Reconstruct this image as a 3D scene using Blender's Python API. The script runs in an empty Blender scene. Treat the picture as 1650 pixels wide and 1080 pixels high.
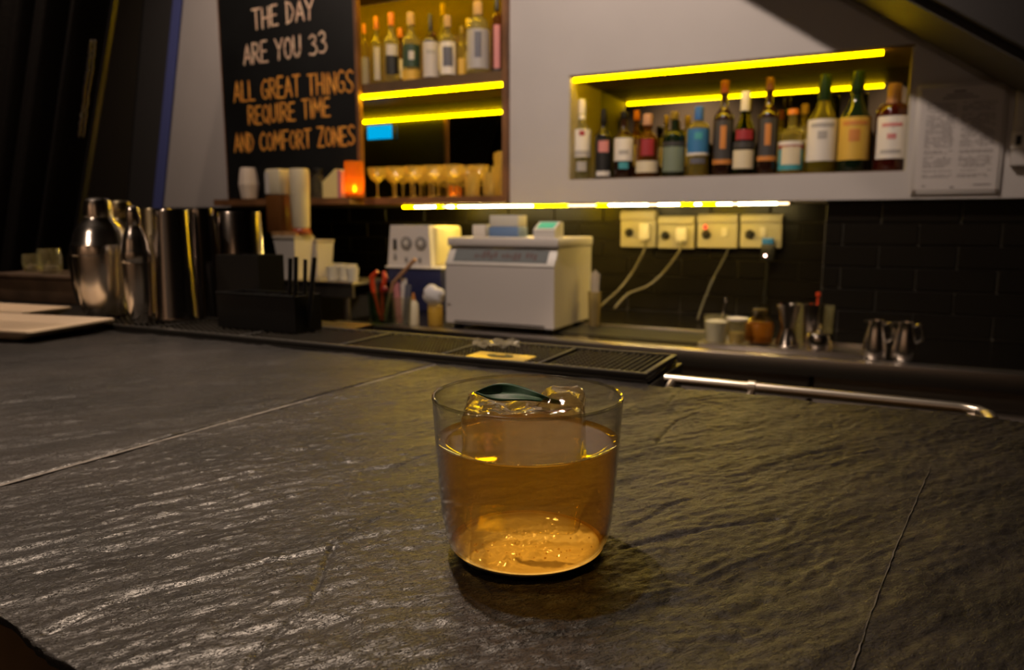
import bpy, bmesh, math, random
import numpy as np
from mathutils import Vector, Matrix
random.seed(7)
rng = np.random.default_rng(7)
S = bpy.context.scene
COL = S.collection
PI = math.pi

# ------------------------------------------------------------------ camera
FPX, CX, CY = 1200.0, 825.0, 540.0
PITCH, YAW = math.radians(8.7), math.radians(26.5)
CAM = Vector((0, 0, 1.206))
FW = Vector((-math.sin(YAW)*math.cos(PITCH), math.cos(YAW)*math.cos(PITCH), -math.sin(PITCH)))
RT = Vector((math.cos(YAW), math.sin(YAW), 0))
UP = RT.cross(FW)
cd = bpy.data.cameras.new('camera')
cam = bpy.data.objects.new('camera', cd); COL.objects.link(cam)
cam.location = CAM
cam.rotation_euler = Matrix((RT, UP, -FW)).transposed().to_euler()
cd.sensor_width = 36.0; cd.lens = FPX/1650*36
cd.clip_start = 0.01; cd.clip_end = 50
cd.dof.use_dof = True; cd.dof.focus_distance = 0.34; cd.dof.aperture_fstop = 12.0; cd.dof.aperture_blades = 0
S.camera = cam

# ------------------------------------------------------------------ world, lights, exposure
w = bpy.data.worlds.new('world'); S.world = w; w.use_nodes = True
w.node_tree.nodes['Background'].inputs[0].default_value = (1.0, 0.8, 0.62, 1)
w.node_tree.nodes['Background'].inputs[1].default_value = 0.003
S.view_settings.view_transform = 'Standard'; S.view_settings.look = 'None'
S.view_settings.exposure = 0.0; S.view_settings.gamma = 1.0; S.view_settings.use_curve_mapping = False
S.cycles.max_bounces = 10; S.cycles.transparent_max_bounces = 32; S.cycles.transmission_bounces = 8
S.cycles.sample_clamp_indirect = 4.0

def spot(name, loc, target, watts, col, size=120, blend=0.6, radius=0.03):
    l = bpy.data.lights.new(name, 'SPOT'); l.energy = watts; l.color = col
    l.spot_size = math.radians(size); l.spot_blend = blend; l.shadow_soft_size = radius
    o = bpy.data.objects.new(name, l); COL.objects.link(o); o.location = loc
    o.rotation_euler = (Vector(target)-Vector(loc)).to_track_quat('-Z', 'Y').to_euler()
    o['kind'] = 'helper'
    return o
WARM = (1.0, 0.80, 0.66)
spot('downlight_over_drink', (-0.72, 0.74, 2.72), (-0.46, 0.40, 1.05), 215, (1.0, 0.76, 0.56), 47, 1.0, 0.022)
spot('downlight_over_worktop', (-0.75, 1.15, 2.72), (-0.68, 2.35, 1.55), 105, WARM, 104, 1.0, 0.03)
spot('downlight_over_left_end', (-1.75, 0.55, 2.72), (-1.30, 0.90, 1.05), 52, (1.0, 0.76, 0.58), 90, 0.9, 0.03)
spot('downlight_in_room', (-1.2, -1.2, 2.72), (-1.7, 0.7, 1.0), 30, (1.0, 0.74, 0.55), 100, 0.8, 0.03)
spot('sink_fill', (-0.20, 1.45, 2.72), (-0.15, 2.02, 0.9), 26, WARM, 46, 1.0, 0.03)  # added unseen lamp that brightens the jugs and tray vessels
spot('chalkboard_fill', (-2.05, 1.45, 2.72), (-2.3, 2.4, 1.75), 40, (1.0, 0.76, 0.60), 95, 1.0, 0.03)  # added unseen lamp that lifts the lettering and the wall's left end
spot('reflection_fill_guest_side', (-1.9, -2.1, 2.72), (-1.9, -2.8, 1.2), 85, (1.0, 0.72, 0.50), 120, 0.8, 0.05)  # added unseen lamp; lights the wall that the shakers reflect
spot('reflection_fill_guest_side', (0.2, -2.1, 2.72), (0.2, -2.8, 1.2), 52, (1.0, 0.72, 0.50), 120, 0.8, 0.05)  # second added fill behind the camera, for reflections in the steel

# ------------------------------------------------------------------ helpers
def ray(px, py):
    return FW + RT*((px-CX)/FPX) + UP*(-(py-CY)/FPX)
def atY(px, py, Y):
    d = ray(px, py); return CAM + d*(Y/d.y)
def atZ(px, py, Z):
    d = ray(px, py); return CAM + d*((Z-CAM.z)/d.z)
def mpp(p):                                     # metres per pixel of the photograph at a point
    return (Vector(p)-CAM).dot(FW)/FPX

MATS = {}
def nt(m):
    m.use_nodes = True; t = m.node_tree; return t, t.nodes, t.links
def mat(name, col, rough=0.5, metal=0.0, noise=None, bump=None, coat=0.0, emit=None, spec=0.5, alpha=None):
    if name in MATS: return MATS[name]
    m = bpy.data.materials.new(name); t, N, L = nt(m); b = N['Principled BSDF']
    b.inputs['Base Color'].default_value = (*col, 1); b.inputs['Roughness'].default_value = rough
    b.inputs['Metallic'].default_value = metal; b.inputs['Coat Weight'].default_value = coat
    b.inputs['Specular IOR Level'].default_value = spec
    tc = N.new('ShaderNodeTexCoord')
    if noise:                                   # (scale, amount)  gentle mottling of the colour itself
        n = N.new('ShaderNodeTexNoise'); n.inputs['Scale'].default_value = noise[0]; n.inputs['Detail'].default_value = 4
        L.new(tc.outputs['Object'], n.inputs['Vector'])
        r = N.new('ShaderNodeValToRGB'); a = noise[1]
        r.color_ramp.elements[0].color = (*[c*(1-a) for c in col], 1); r.color_ramp.elements[1].color = (*[min(1, c*(1+a)) for c in col], 1)
        r.color_ramp.elements[0].position = 0.3; r.color_ramp.elements[1].position = 0.7
        L.new(n.outputs['Fac'], r.inputs[0]); L.new(r.outputs[0], b.inputs['Base Color'])
    if bump:                                    # (scale, strength, distance)
        n2 = N.new('ShaderNodeTexNoise'); n2.inputs['Scale'].default_value = bump[0]; n2.inputs['Detail'].default_value = 5
        L.new(tc.outputs['Object'], n2.inputs['Vector'])
        bp = N.new('ShaderNodeBump'); bp.inputs['Strength'].default_value = bump[1]; bp.inputs['Distance'].default_value = bump[2]
        L.new(n2.outputs['Fac'], bp.inputs['Height']); L.new(bp.outputs[0], b.inputs['Normal'])
    if emit:
        b.inputs['Emission Color'].default_value = (*emit[0], 1); b.inputs['Emission Strength'].default_value = emit[1]
    MATS[name] = m; return m
def schlick(N, L, ior):
    lw = N.new('ShaderNodeLayerWeight'); lw.inputs[0].default_value = 0.5
    pw = N.new('ShaderNodeMath'); pw.operation = 'POWER'; pw.inputs[1].default_value = 4.0; L.new(lw.outputs['Facing'], pw.inputs[0])
    f0 = ((ior-1)/(ior+1))**2
    ma = N.new('ShaderNodeMath'); ma.operation = 'MULTIPLY_ADD'; ma.inputs[1].default_value = 1-f0; ma.inputs[2].default_value = f0; L.new(pw.outputs[0], ma.inputs[0])
    return ma.outputs[0]
def clear(name, col, rough=0.02, ior=1.45, haze=0.0, hazecol=None, edge=None):
    """thin clear glass: tinted see-through with fresnel gloss, optional cloudy share"""
    if name in MATS: return MATS[name]
    m = bpy.data.materials.new(name); t, N, L = nt(m); N.remove(N['Principled BSDF'])
    tr = N.new('ShaderNodeBsdfTransparent'); tr.inputs[0].default_value = (*col, 1)
    gl = N.new('ShaderNodeBsdfGlossy'); gl.inputs['Roughness'].default_value = rough; gl.inputs[0].default_value = (1, 1, 1, 1)
    fr = schlick(N, L, ior)
    mx = N.new('ShaderNodeMixShader'); L.new(fr, mx.inputs[0])
    base = tr
    if edge:                                    # longer way through the glass at grazing angles
        lw = N.new('ShaderNodeLayerWeight'); lw.inputs[0].default_value = 0.5
        pw = N.new('ShaderNodeMath'); pw.operation = 'POWER'; pw.inputs[1].default_value = 5.0; L.new(lw.outputs['Facing'], pw.inputs[0])
        mc = N.new('ShaderNodeMix'); mc.data_type = 'RGBA'; mc.inputs[6].default_value = (*col, 1); mc.inputs[7].default_value = (*edge, 1)
        L.new(pw.outputs[0], mc.inputs[0]); L.new(mc.outputs[2], tr.inputs[0])
    if haze:
        tl = N.new('ShaderNodeBsdfTranslucent'); tl.inputs[0].default_value = (*(hazecol or col), 1)
        df = N.new('ShaderNodeBsdfDiffuse'); df.inputs[0].default_value = (*(hazecol or col), 1)
        h2 = N.new('ShaderNodeMixShader'); h2.inputs[0].default_value = 0.4
        L.new(tl.outputs[0], h2.inputs[1]); L.new(df.outputs[0], h2.inputs[2])
        h = N.new('ShaderNodeMixShader'); h.inputs[0].default_value = haze
        L.new(tr.outputs[0], h.inputs[1]); L.new(h2.outputs[0], h.inputs[2]); base = h
    L.new(base.outputs[0], mx.inputs[1]); L.new(gl.outputs[0], mx.inputs[2])
    L.new(mx.outputs[0], N['Material Output'].inputs[0])
    MATS[name] = m; return m
def glow(name, col, strength):
    if name in MATS: return MATS[name]
    m = bpy.data.materials.new(name); t, N, L = nt(m); N.remove(N['Principled BSDF'])
    e = N.new('ShaderNodeEmission'); e.inputs[0].default_value = (*col, 1); e.inputs[1].default_value = strength
    L.new(e.outputs[0], N['Material Output'].inputs[0]); MATS[name] = m; return m

class MB:
    """collects shapes; build() links them as ONE mesh object"""
    def __init__(s): s.bm = bmesh.new()
    def box(s, x0, x1, y0, y1, z0, z1, bev=0.0, seg=2, M=None):
        r = bmesh.ops.create_cube(s.bm, size=1.0)
        vs = r['verts']
        bmesh.ops.scale(s.bm, vec=(x1-x0, y1-y0, z1-z0), verts=vs)
        bmesh.ops.translate(s.bm, vec=((x0+x1)/2, (y0+y1)/2, (z0+z1)/2), verts=vs)
        if bev:
            es = list({e for v in vs for e in v.link_edges})
            rr = bmesh.ops.bevel(s.bm, geom=es, offset=bev, segments=seg, affect='EDGES', profile=0.5)
            vs = list({v for f in rr['faces'] for v in f.verts} | {v for v in vs if v.is_valid})
        if M is not None: bmesh.ops.transform(s.bm, matrix=M, verts=vs)
        return s
    def lathe(s, prof, n=32, c=(0, 0, 0), a0=0.0, a1=2*PI, M=None):
        full = abs(a1-a0-2*PI) < 1e-6
        k = n if full else n+1
        rings = []; new = []
        for (r, z) in prof:
            if r < 1e-7:
                v = s.bm.verts.new((c[0], c[1], c[2]+z)); rings.append([v]); new.append(v)
            else:
                ring = [s.bm.verts.new((c[0]+r*math.cos(a0+(a1-a0)*i/n), c[1]+r*math.sin(a0+(a1-a0)*i/n), c[2]+z)) for i in range(k)]
                rings.append(ring); new += ring
        for A, B in zip(rings[:-1], rings[1:]):
            m = n
            for i in range(m):
                j = (i+1) % k if full else i+1
                if len(A) == 1 and len(B) == 1: continue
                if len(A) == 1: s.bm.faces.new((A[0], B[j], B[i]))
                elif len(B) == 1: s.bm.faces.new((A[i], A[j], B[0]))
                else: s.bm.faces.new((A[i], A[j], B[j], B[i]))
        if M is not None: bmesh.ops.transform(s.bm, matrix=M, verts=new)
        return s
    def tube(s, pts, r, n=8, caps=True, radii=None):
        pts = [Vector(p) for p in pts]; rings = []
        for i, p in enumerate(pts):
            t = (pts[min(i+1, len(pts)-1)]-pts[max(i-1, 0)]).normalized()
            a = t.orthogonal().normalized() if i == 0 else (a - t*a.dot(t)).normalized()
            b = t.cross(a); rr = radii[i] if radii else r
            rings.append([s.bm.verts.new(p+a*rr*math.cos(2*PI*k/n)+b*rr*math.sin(2*PI*k/n)) for k in range(n)])
        for A, B in zip(rings[:-1], rings[1:]):
            for k in range(n): s.bm.faces.new((A[k], A[(k+1) % n], B[(k+1) % n], B[k]))
        if caps:
            s.bm.faces.new(rings[0][::-1]); s.bm.faces.new(rings[-1])
        return s
    def prism(s, poly, h0, h1, axis='z', M=None):
        def P(u, v, h): return {'z': (u, v, h), 'y': (u, h, v), 'x': (h, u, v)}[axis]
        A = [s.bm.verts.new(P(u, v, h0)) for u, v in poly]; B = [s.bm.verts.new(P(u, v, h1)) for u, v in poly]
        n = len(poly)
        s.bm.faces.new(A[::-1]); s.bm.faces.new(B)
        for i in range(n): s.bm.faces.new((A[i], A[(i+1) % n], B[(i+1) % n], B[i]))
        if M is not None: bmesh.ops.transform(s.bm, matrix=M, verts=A+B)
        return s
    def ball(s, c, r, sc=(1, 1, 1), u=14, v=9):
        rr = bmesh.ops.create_uvsphere(s.bm, u_segments=u, v_segments=v, radius=r)
        bmesh.ops.scale(s.bm, vec=sc, verts=rr['verts']); bmesh.ops.translate(s.bm, vec=c, verts=rr['verts']); return s
    def build(s, name, m, parent=None, smooth=True, ang=35):
        bmesh.ops.recalc_face_normals(s.bm, faces=s.bm.faces)
        me = bpy.data.meshes.new(name); s.bm.to_mesh(me); s.bm.free()
        if m is not None: me.materials.append(m)
        o = bpy.data.objects.new(name, me); COL.objects.link(o)
        if parent: o.parent = parent
        if smooth:
            for p in me.polygons: p.use_smooth = True
            try: me.set_sharp_from_angle(angle=math.radians(ang))
            except Exception: pass
        return o
def empty(name, loc, rz=0.0):
    o = bpy.data.objects.new(name, None); COL.objects.link(o); o.location = loc; o.rotation_euler = (0, 0, rz)
    o.empty_display_size = 0.02; return o
def tag(o, label, cat, group=None, kind=None):
    o['label'] = label; o['category'] = cat
    if group: o['group'] = group
    if kind: o['kind'] = kind
    return o
def thing(name, label, cat, loc=(0, 0, 0), rz=0.0, group=None):
    return tag(empty(name, loc, rz), label, cat, group)
def struct(o, label, cat='wall'):
    o['kind'] = 'structure'; o['label'] = label; o['category'] = cat; return o
def child(name, mesh_owner, parent, loc):
    o = bpy.data.objects.new(name, mesh_owner.data); COL.objects.link(o); o.parent = parent; o.location = loc; return o
def face_cam(p):                                # z-rotation that turns local -Y towards the viewer's side of the bar
    d = Vector((0, 0, 0)) - Vector((p[0], p[1], 0)); return math.atan2(d.y, d.x) + PI/2

# ------------------------------------------------------------------ materials
M_wall = mat('painted_wall', (0.43, 0.40, 0.385), 0.75, noise=(3, 0.05), bump=(60, 0.05, 0.002))
M_dark = mat('dark_paint', (0.018, 0.016, 0.015), 0.6)
M_black = mat('black_plastic', (0.006, 0.006, 0.006), 0.45)
M_rubber = mat('black_rubber', (0.026, 0.024, 0.021), 0.4)
M_steel = mat('brushed_steel', (0.50, 0.46, 0.42), 0.30, 1.0, bump=(220, 0.04, 0.0005))
M_polish = mat('polished_steel', (0.84, 0.78, 0.72), 0.20, 1.0)
M_wtop = mat('dark_worktop_steel', (0.22, 0.20, 0.18), 0.2, 1.0, bump=(220, 0.03, 0.0005))
M_tin = mat('tin_steel', (0.50, 0.45, 0.41), 0.18, 1.0)
M_wood = mat('brown_wood', (0.17, 0.075, 0.028), 0.5, noise=(9, 0.35))
M_wood_dark = mat('dark_brown_lining', (0.10, 0.055, 0.02), 0.55, noise=(7, 0.3))
M_tile = mat('black_glazed_tile', (0.0060, 0.0050, 0.0034), 0.31, spec=0.26, bump=(9, 0.05, 0.002))
M_grout = mat('grey_grout', (0.055, 0.048, 0.036), 0.9)
M_mirror = mat('mirror', (0.30, 0.31, 0.27), 0.02, 1.0)
M_led = glow('yellow_led', (1.0, 0.60, 0.0), 60.0)
M_led2 = glow('yellow_led_niche', (1.0, 0.60, 0.0), 27.0)
M_ledw = glow('white_led', (1.0, 0.74, 0.26), 80.0)
M_leda = glow('amber_led', (1.0, 0.60, 0.0), 110.0)
M_white = mat('white_plastic', (0.62, 0.58, 0.53), 0.45)
M_cream = mat('cream_plastic', (0.66, 0.58, 0.40), 0.45)
M_glass = clear('clear_glass', (0.93, 0.94, 0.92))
M_glass_t = clear('tumbler_glass', (0.975, 0.98, 0.975), 0.015, 1.5, edge=(0.58, 0.58, 0.53))
# ================================================================== THE ROOM
struct(MB().box(-6.3, 2.7, -2.9, 2.9, -0.05, 0.0).build('floor', mat('dark_floor', (0.03, 0.026, 0.024), 0.5, noise=(4, 0.2)), smooth=False), 'dark floor behind the bar', 'floor')
struct(MB().box(-6.3, 2.7, -2.9, 2.9, 2.95, 3.0).build('ceiling', mat('black_ceiling', (0.02, 0.019, 0.018), 0.8), smooth=False), 'black painted ceiling of the bar room', 'ceiling')
struct(MB().box(-6.3, -6.2, -2.9, 2.9, 0, 2.95).build('wall_left', mat('dark_wall', (0.035, 0.03, 0.028), 0.8), smooth=False), 'dark wall at the far left of the room')
struct(MB().box(2.6, 2.7, -2.9, 2.9, 0, 2.95).build('wall_right', MATS['dark_wall'], smooth=False), 'dark wall at the right of the room')
struct(MB().box(-6.3, 2.7, -2.9, -2.8, 0, 2.95).build('wall_front', mat('brown_wall', (0.26, 0.19, 0.14), 0.7), smooth=False), 'dark wall of the guest side of the room')
ZB = 1.267                                      # underside of the upper wall
UX0, UX1 = -2.553, -1.205                       # wooden wall unit
NX0, NX1, NZ0, NZ1 = -0.984, 0.036, 1.345, 1.686   # bottle niche
b = MB()
b.box(-6.2, UX0, 2.40, 2.80, ZB, 2.95)
b.box(UX0, UX1, 2.72, 2.80, ZB, 2.95)
b.box(UX0, UX1, 2.40, 2.72, 2.42, 2.95)
b.box(UX1, NX0, 2.40, 2.80, ZB, 2.95)
b.box(NX0, NX1, 2.40, 2.80, ZB, NZ0)
b.box(NX0, NX1, 2.40, 2.80, NZ1, 2.95)
b.box(NX0, NX1, 2.72, 2.80, NZ0, NZ1)
b.box(NX1, 2.6, 2.40, 2.80, ZB, 2.95)
wall_back = struct(b.build('wall_back', M_wall, smooth=False), 'grey painted upper wall with a long lit bottle niche')
t = 0.006
lin = MB().box(NX0, NX1, 2.402, 2.70, NZ1-t, NZ1).build('niche_lining', M_wood_dark, wall_back, smooth=False); lin['label'] = 'dark brown lining of the niche top'
for x0, x1 in ((NX0, NX0+t), (NX1-t, NX1)):
    MB().box(x0, x1, 2.402, 2.70, NZ0, NZ1-t).build('niche_side', mat('niche_side_paint', (0.40, 0.36, 0.27), 0.6), wall_back, smooth=False)
MB().box(NX0+t, NX1-t, 2.402, 2.70, NZ0, NZ0+0.003).build('niche_shelf', M_wood_dark, wall_back, smooth=False)
o = MB().box(NX0+t, NX1-t, 2.695, 2.70, NZ0+0.003, NZ1-t).build('niche_mirror', M_mirror, wall_back, smooth=False); o['label'] = 'mirror at the back of the niche'

# tiled backsplash: two planes, the right one stands forward
def tiles(parent, x0, x1, yface, z0, z1, tw=0.2, th=0.0645, g=0.0035, off=0.0):
    protos = {}
    zz = z1; row = 0
    while zz > z0+0.01:
        lo = max(zz-th, z0)
        x = x0-(tw/2 if row % 2 else 0)-off
        while x < x1:
            a, c = max(x, x0), min(x+tw, x1)
            if c-a > 0.012:
                ww, hh = round(c-a-g, 4), round(zz-lo-g, 4)
                key = (ww, hh)
                loc = ((a+c)/2, yface, (zz+lo)/2)
                dy = random.uniform(-0.0006, 0.0006)
                if key not in protos:
                    tl = MB().box(-ww/2, ww/2, -0.004, 0.004, -hh/2, hh/2, bev=0.0022, seg=1).build('tile', M_tile, parent, smooth=False); tl.location = loc; protos[key] = tl
                else: tl = child('tile', protos[key], parent, loc)
                tl.location.y += dy; tl.rotation_euler = (random.uniform(-.006, .006), 0, random.uniform(-.006, .006))
            x += tw
        zz -= th; row += 1
wb = struct(MB().box(-3.3, -0.168, 2.706, 2.80, 0.0, ZB).build('wall_backsplash', M_grout, smooth=False), 'black tiled wall behind the worktop under the strip light')
tiles(wb, -3.3, -0.170, 2.704, 0.875, ZB-0.002, off=0.06)
wb2 = struct(MB().box(-0.168, 2.6, 2.446, 2.80, 0.0, ZB).build('wall_backsplash_right', M_grout, smooth=False), 'black tiled wall standing forward at the right')
tiles(wb2, -0.168, 0.75, 2.444, 0.875, ZB-0.002, off=0.05)

# stair flight passing in front of the wall, top right
A = Vector((-0.136, 0, 1.820)); B = Vector((0.253, 0, 1.558)); d = (B-A).normalized(); n = Vector((-d.z, 0, d.x)); n = n if n.z > 0 else -n
a0 = A-d*1.6; b0 = A+d*1.9
st = MB().prism([(a0.x, a0.z), (b0.x, b0.z), (b0.x+n.x*0.9, b0.z+n.z*0.9), (a0.x+n.x*0.9, a0.z+n.z*0.9)], 2.09, 2.398, 'y').build('ceiling_stair_soffit', mat('dark_brown_soffit', (0.022, 0.017, 0.013), 0.7), smooth=False)
struct(st, 'dark sloping underside of a staircase at the top right', 'staircase')
MB().prism([(a0.x+n.x*.02, a0.z+n.z*.02), (b0.x+n.x*.02, b0.z+n.z*.02), (b0.x+n.x*0.9, b0.z+n.z*0.9), (a0.x+n.x*0.9, a0.z+n.z*0.9)], 2.05, 2.088, 'y').build('stair_side_board', mat('black_stringer', (0.016, 0.013, 0.012), 0.6), st, smooth=False)

# leaning dark partition on the left, its blue edge light put into a strip's colour
PYY = 2.386
def pt(px, py): q = atY(px, py, PYY); return (q.x, q.z)
def lean(pa, pb, y0, y1, name, m, parent):     # a strip between two leaning lines given by photo points at y=0 and y=325, carried on to floor and ceiling
    pts = []
    for (xt, xb) in (pa, pb):
        u, v = Vector(pt(xt, 0)), Vector(pt(xb, 325)); s = (v-u)/(v.y-u.y)
        pts.append((u+s*(2.93-u.y), u+s*(0.0-u.y)))
    (t0, b0_), (t1, b1_) = pts
    return MB().prism([tuple(b0_), tuple(b1_), tuple(t1), tuple(t0)], y0, y1, 'y').build(name, m, parent, smooth=False)
part = thing('leaning_partition', 'dark leaning partition panel with blue light coloured onto its edge beside the grey wall', 'partition', (0, 0, 0))
lean((60, 18), (186, 134), PYY, PYY+0.012, 'panel', mat('black_panel', (0.010, 0.009, 0.008), 0.6), part)
lean((186, 134), (229, 203), PYY, PYY+0.012, 'panel', mat('brown_black_panel', (0.026, 0.021, 0.014), 0.6), part)
lean((229, 203), (233, 206), PYY+.004, PYY+0.012, 'joint', mat('joint_black', (0.002, 0.002, 0.002), 0.9), part)
lean((233, 206), (279, 247), PYY, PYY+0.012, 'panel', mat('grey_black_panel', (0.040, 0.038, 0.037), 0.6), part)
lean((279, 247), (293, 262), PYY-.001, PYY+0.002, 'glow_edge', mat('painted_blue_glow', (0.10, 0.12, 0.34), 0.35), part)['label'] = 'edge strip coloured for the blue light on it'  # bluish colour stands in for blue light along the panel edge

# sequinned dark drape at the far left: leaning folds
def drape():
    nx, nz = 110, 40
    Z0, Z1 = 0.0, 2.9
    Rt, Rb = atY(183, 0, 1.13), atY(131, 325, 1.13); k_ = (Rt.x-Rb.x)/(Rt.z-Rb.z)
    vs = []; fs = []
    for j in range(nz+1):
        z = Z0+(Z1-Z0)*j/nz
        xr = Rb.x+(z-Rb.z)*k_
        for i in range(nx+1):
            u = i/nx
            x = xr-0.75*(1-u)
            y = 1.13 + 0.032*math.sin(u*38+0.25*math.sin(z*1.3)+3.0) + 0.012*math.sin(u*81+1.3+z*0.2)
            vs.append((x, y, z))
    for j in range(nz):
        for i in range(nx):
            a = j*(nx+1)+i; fs.append((a, a+1, a+nx+2, a+nx+1))
    me = bpy.data.meshes.new('drape'); me.from_pydata(vs, [], fs)
    for p in me.polygons: p.use_smooth = True
    m = bpy.data.materials.new('sequin_cloth'); tt, N, L = nt(m); bs = N['Principled BSDF']; MATS['sequin_cloth'] = m
    bs.inputs['Base Color'].default_value = (0.006, 0.005, 0.0045, 1); bs.inputs['Roughness'].default_value = 0.5; bs.inputs['Specular IOR Level'].default_value = 0.2
    tc = N.new('ShaderNodeTexCoord'); vo = N.new('ShaderNodeTexVoronoi'); vo.inputs['Scale'].default_value = 90
    bp = N.new('ShaderNodeBump'); bp.inputs['Strength'].default_value = 0.15; bp.inputs['Distance'].default_value = 0.003
    L.new(tc.outputs['Object'], vo.inputs['Vector']); L.new(vo.outputs['Distance'], bp.inputs['Height']); L.new(bp.outputs[0], bs.inputs['Normal'])
    me.materials.append(m)
    o = bpy.data.objects.new('curtain', me); COL.objects.link(o)
    sm = o.modifiers.new('thickness', 'SOLIDIFY'); sm.thickness = 0.003
    return tag(o, 'black shimmering curtain hanging in folds at the far left', 'curtain')
cur = drape()
# a strip of large sequins down one fold
sq = MB()
for k in range(34):
    f = k/33.0
    for s in (-1, 1):
        c = atY(150-20*f+s*3.2+random.uniform(-1, 1), 68+150*f, 1.085)
        sq.ball(c, 0.0042, (0.9, 0.5, 1.2), 8, 6)
sq = sq.build('sequin_strip', mat('bronze_sequin', (0.30, 0.27, 0.24), 0.3, 1.0), cur); sq['label'] = 'strip of bronze sequins along one fold'; sq['kind'] = 'stuff'

# ================================================================== SLATE COUNTER
ZT = 1.05
CY0, CY1 = 0.158, 0.690
def front(x): return 0.159-0.164*(np.clip(x, -0.45, 0.10)+0.31)
ctr = thing('bar_counter', 'dark riven slate bar counter carrying the amber drink', 'counter', (0, 0, 0))
def vnoise(x, y, seed):
    r = np.random.default_rng(seed); g = r.random((256, 256))
    xi = np.floor(x).astype(int); yi = np.floor(y).astype(int); fx = x-xi; fy = y-yi
    fx = fx*fx*(3-2*fx); fy = fy*fy*(3-2*fy)
    a = g[xi % 256, yi % 256]; b_ = g[(xi+1) % 256, yi % 256]; c = g[xi % 256, (yi+1) % 256]; d_ = g[(xi+1) % 256, (yi+1) % 256]
    return (a*(1-fx)+b_*fx)*(1-fy)+(c*(1-fx)+d_*fx)*fy
SA = math.radians(58)
def slate_h(X, Y):
    u = X*math.cos(SA)+Y*math.sin(SA); v = -X*math.sin(SA)+Y*math.cos(SA)
    wv = v+0.012*(vnoise(u*9+3, v*9+7, 1)-.5)+0.004*(vnoise(u*31, v*31, 2)-.5)
    h = 0.0
    q = vnoise(u*5+40, wv*38+90, 3)*5.0                      # layered terraces
    f = q-np.floor(q); h = h+0.00042*(np.floor(q)+np.clip((f-0.86)/0.14, 0, 1))
    h = h+0.0010*(vnoise(u*14, wv*75, 4)-.5)+0.0008*(vnoise(u*45, wv*150, 5)-.5)+0.0007*(vnoise(u*130, wv*300, 6)-.5)+0.00045*(vnoise(u*250, wv*560, 7)-.5)
    h = h+0.0012*(vnoise(u*4, v*4, 8)-.5)
    return h
def crack(h, X, Y, pts, depth, width):
    P = [atZ(px, py, ZT) for px, py in pts]; dmin = np.full(X.shape, 9.0); side = np.zeros(X.shape)
    for p, q in zip(P[:-1], P[1:]):
        dx, dy = q.x-p.x, q.y-p.y; LL = dx*dx+dy*dy
        tt = np.clip(((X-p.x)*dx+(Y-p.y)*dy)/LL, 0, 1)
        ex, ey = X-(p.x+tt*dx), Y-(p.y+tt*dy); dd = np.sqrt(ex*ex+ey*ey)
        sd = np.sign(dx*(Y-p.y)-dy*(X-p.x)); m_ = dd < dmin
        dmin = np.where(m_, dd, dmin); side = np.where(m_, sd, side)
    wob = 1+0.8*(vnoise(X*160, Y*160, 11)-.5)
    h = h - depth*np.exp(-(dmin/(width*wob))**2)                       # the cleft itself
    h = h + 0.4*depth*np.where(side > 0, 1, -0.2)*np.exp(-dmin/0.006)  # one lip stands higher
    return h
CRACKS = [([(75, 1020), (150, 985), (225, 955), (330, 935), (430, 905), (540, 882)], 0.0012, 0.0014),
          ([(384, 1079), (500, 973), (537, 876), (591, 844), (640, 822), (698, 801)], 0.0008, 0.0011),
          ([(0, 650), (70, 643), (150, 636)], 0.0009, 0.002), ([(0, 722), (75, 712), (150, 702)], 0.0009, 0.0017),
          ([(1075, 652), (1092, 632), (1118, 618)], 0.0010, 0.0017), ([(1058, 712), (1076, 690), (1090, 676), (1124, 664)], 0.0012, 0.0017),
          ([(1010, 852), (1050, 832), (1075, 815), (1105, 806)], 0.0010, 0.0013), ([(1000, 888), (1060, 872), (1150, 853), (1250, 838)], 0.0011, 0.0013),
          ([(1220, 755), (1290, 735), (1360, 722)], 0.0007, 0.0015), ([(0, 910), (60, 897), (130, 885), (200, 880)], 0.0008, 0.0013),
          ([(630, 755), (665, 740), (700, 730)], 0.0007, 0.0012), ([(240, 800), (330, 780), (430, 756)], 0.0008, 0.0013), ([(440, 640), (350, 662), (300, 672)], 0.0006, 0.0015)]
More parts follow.
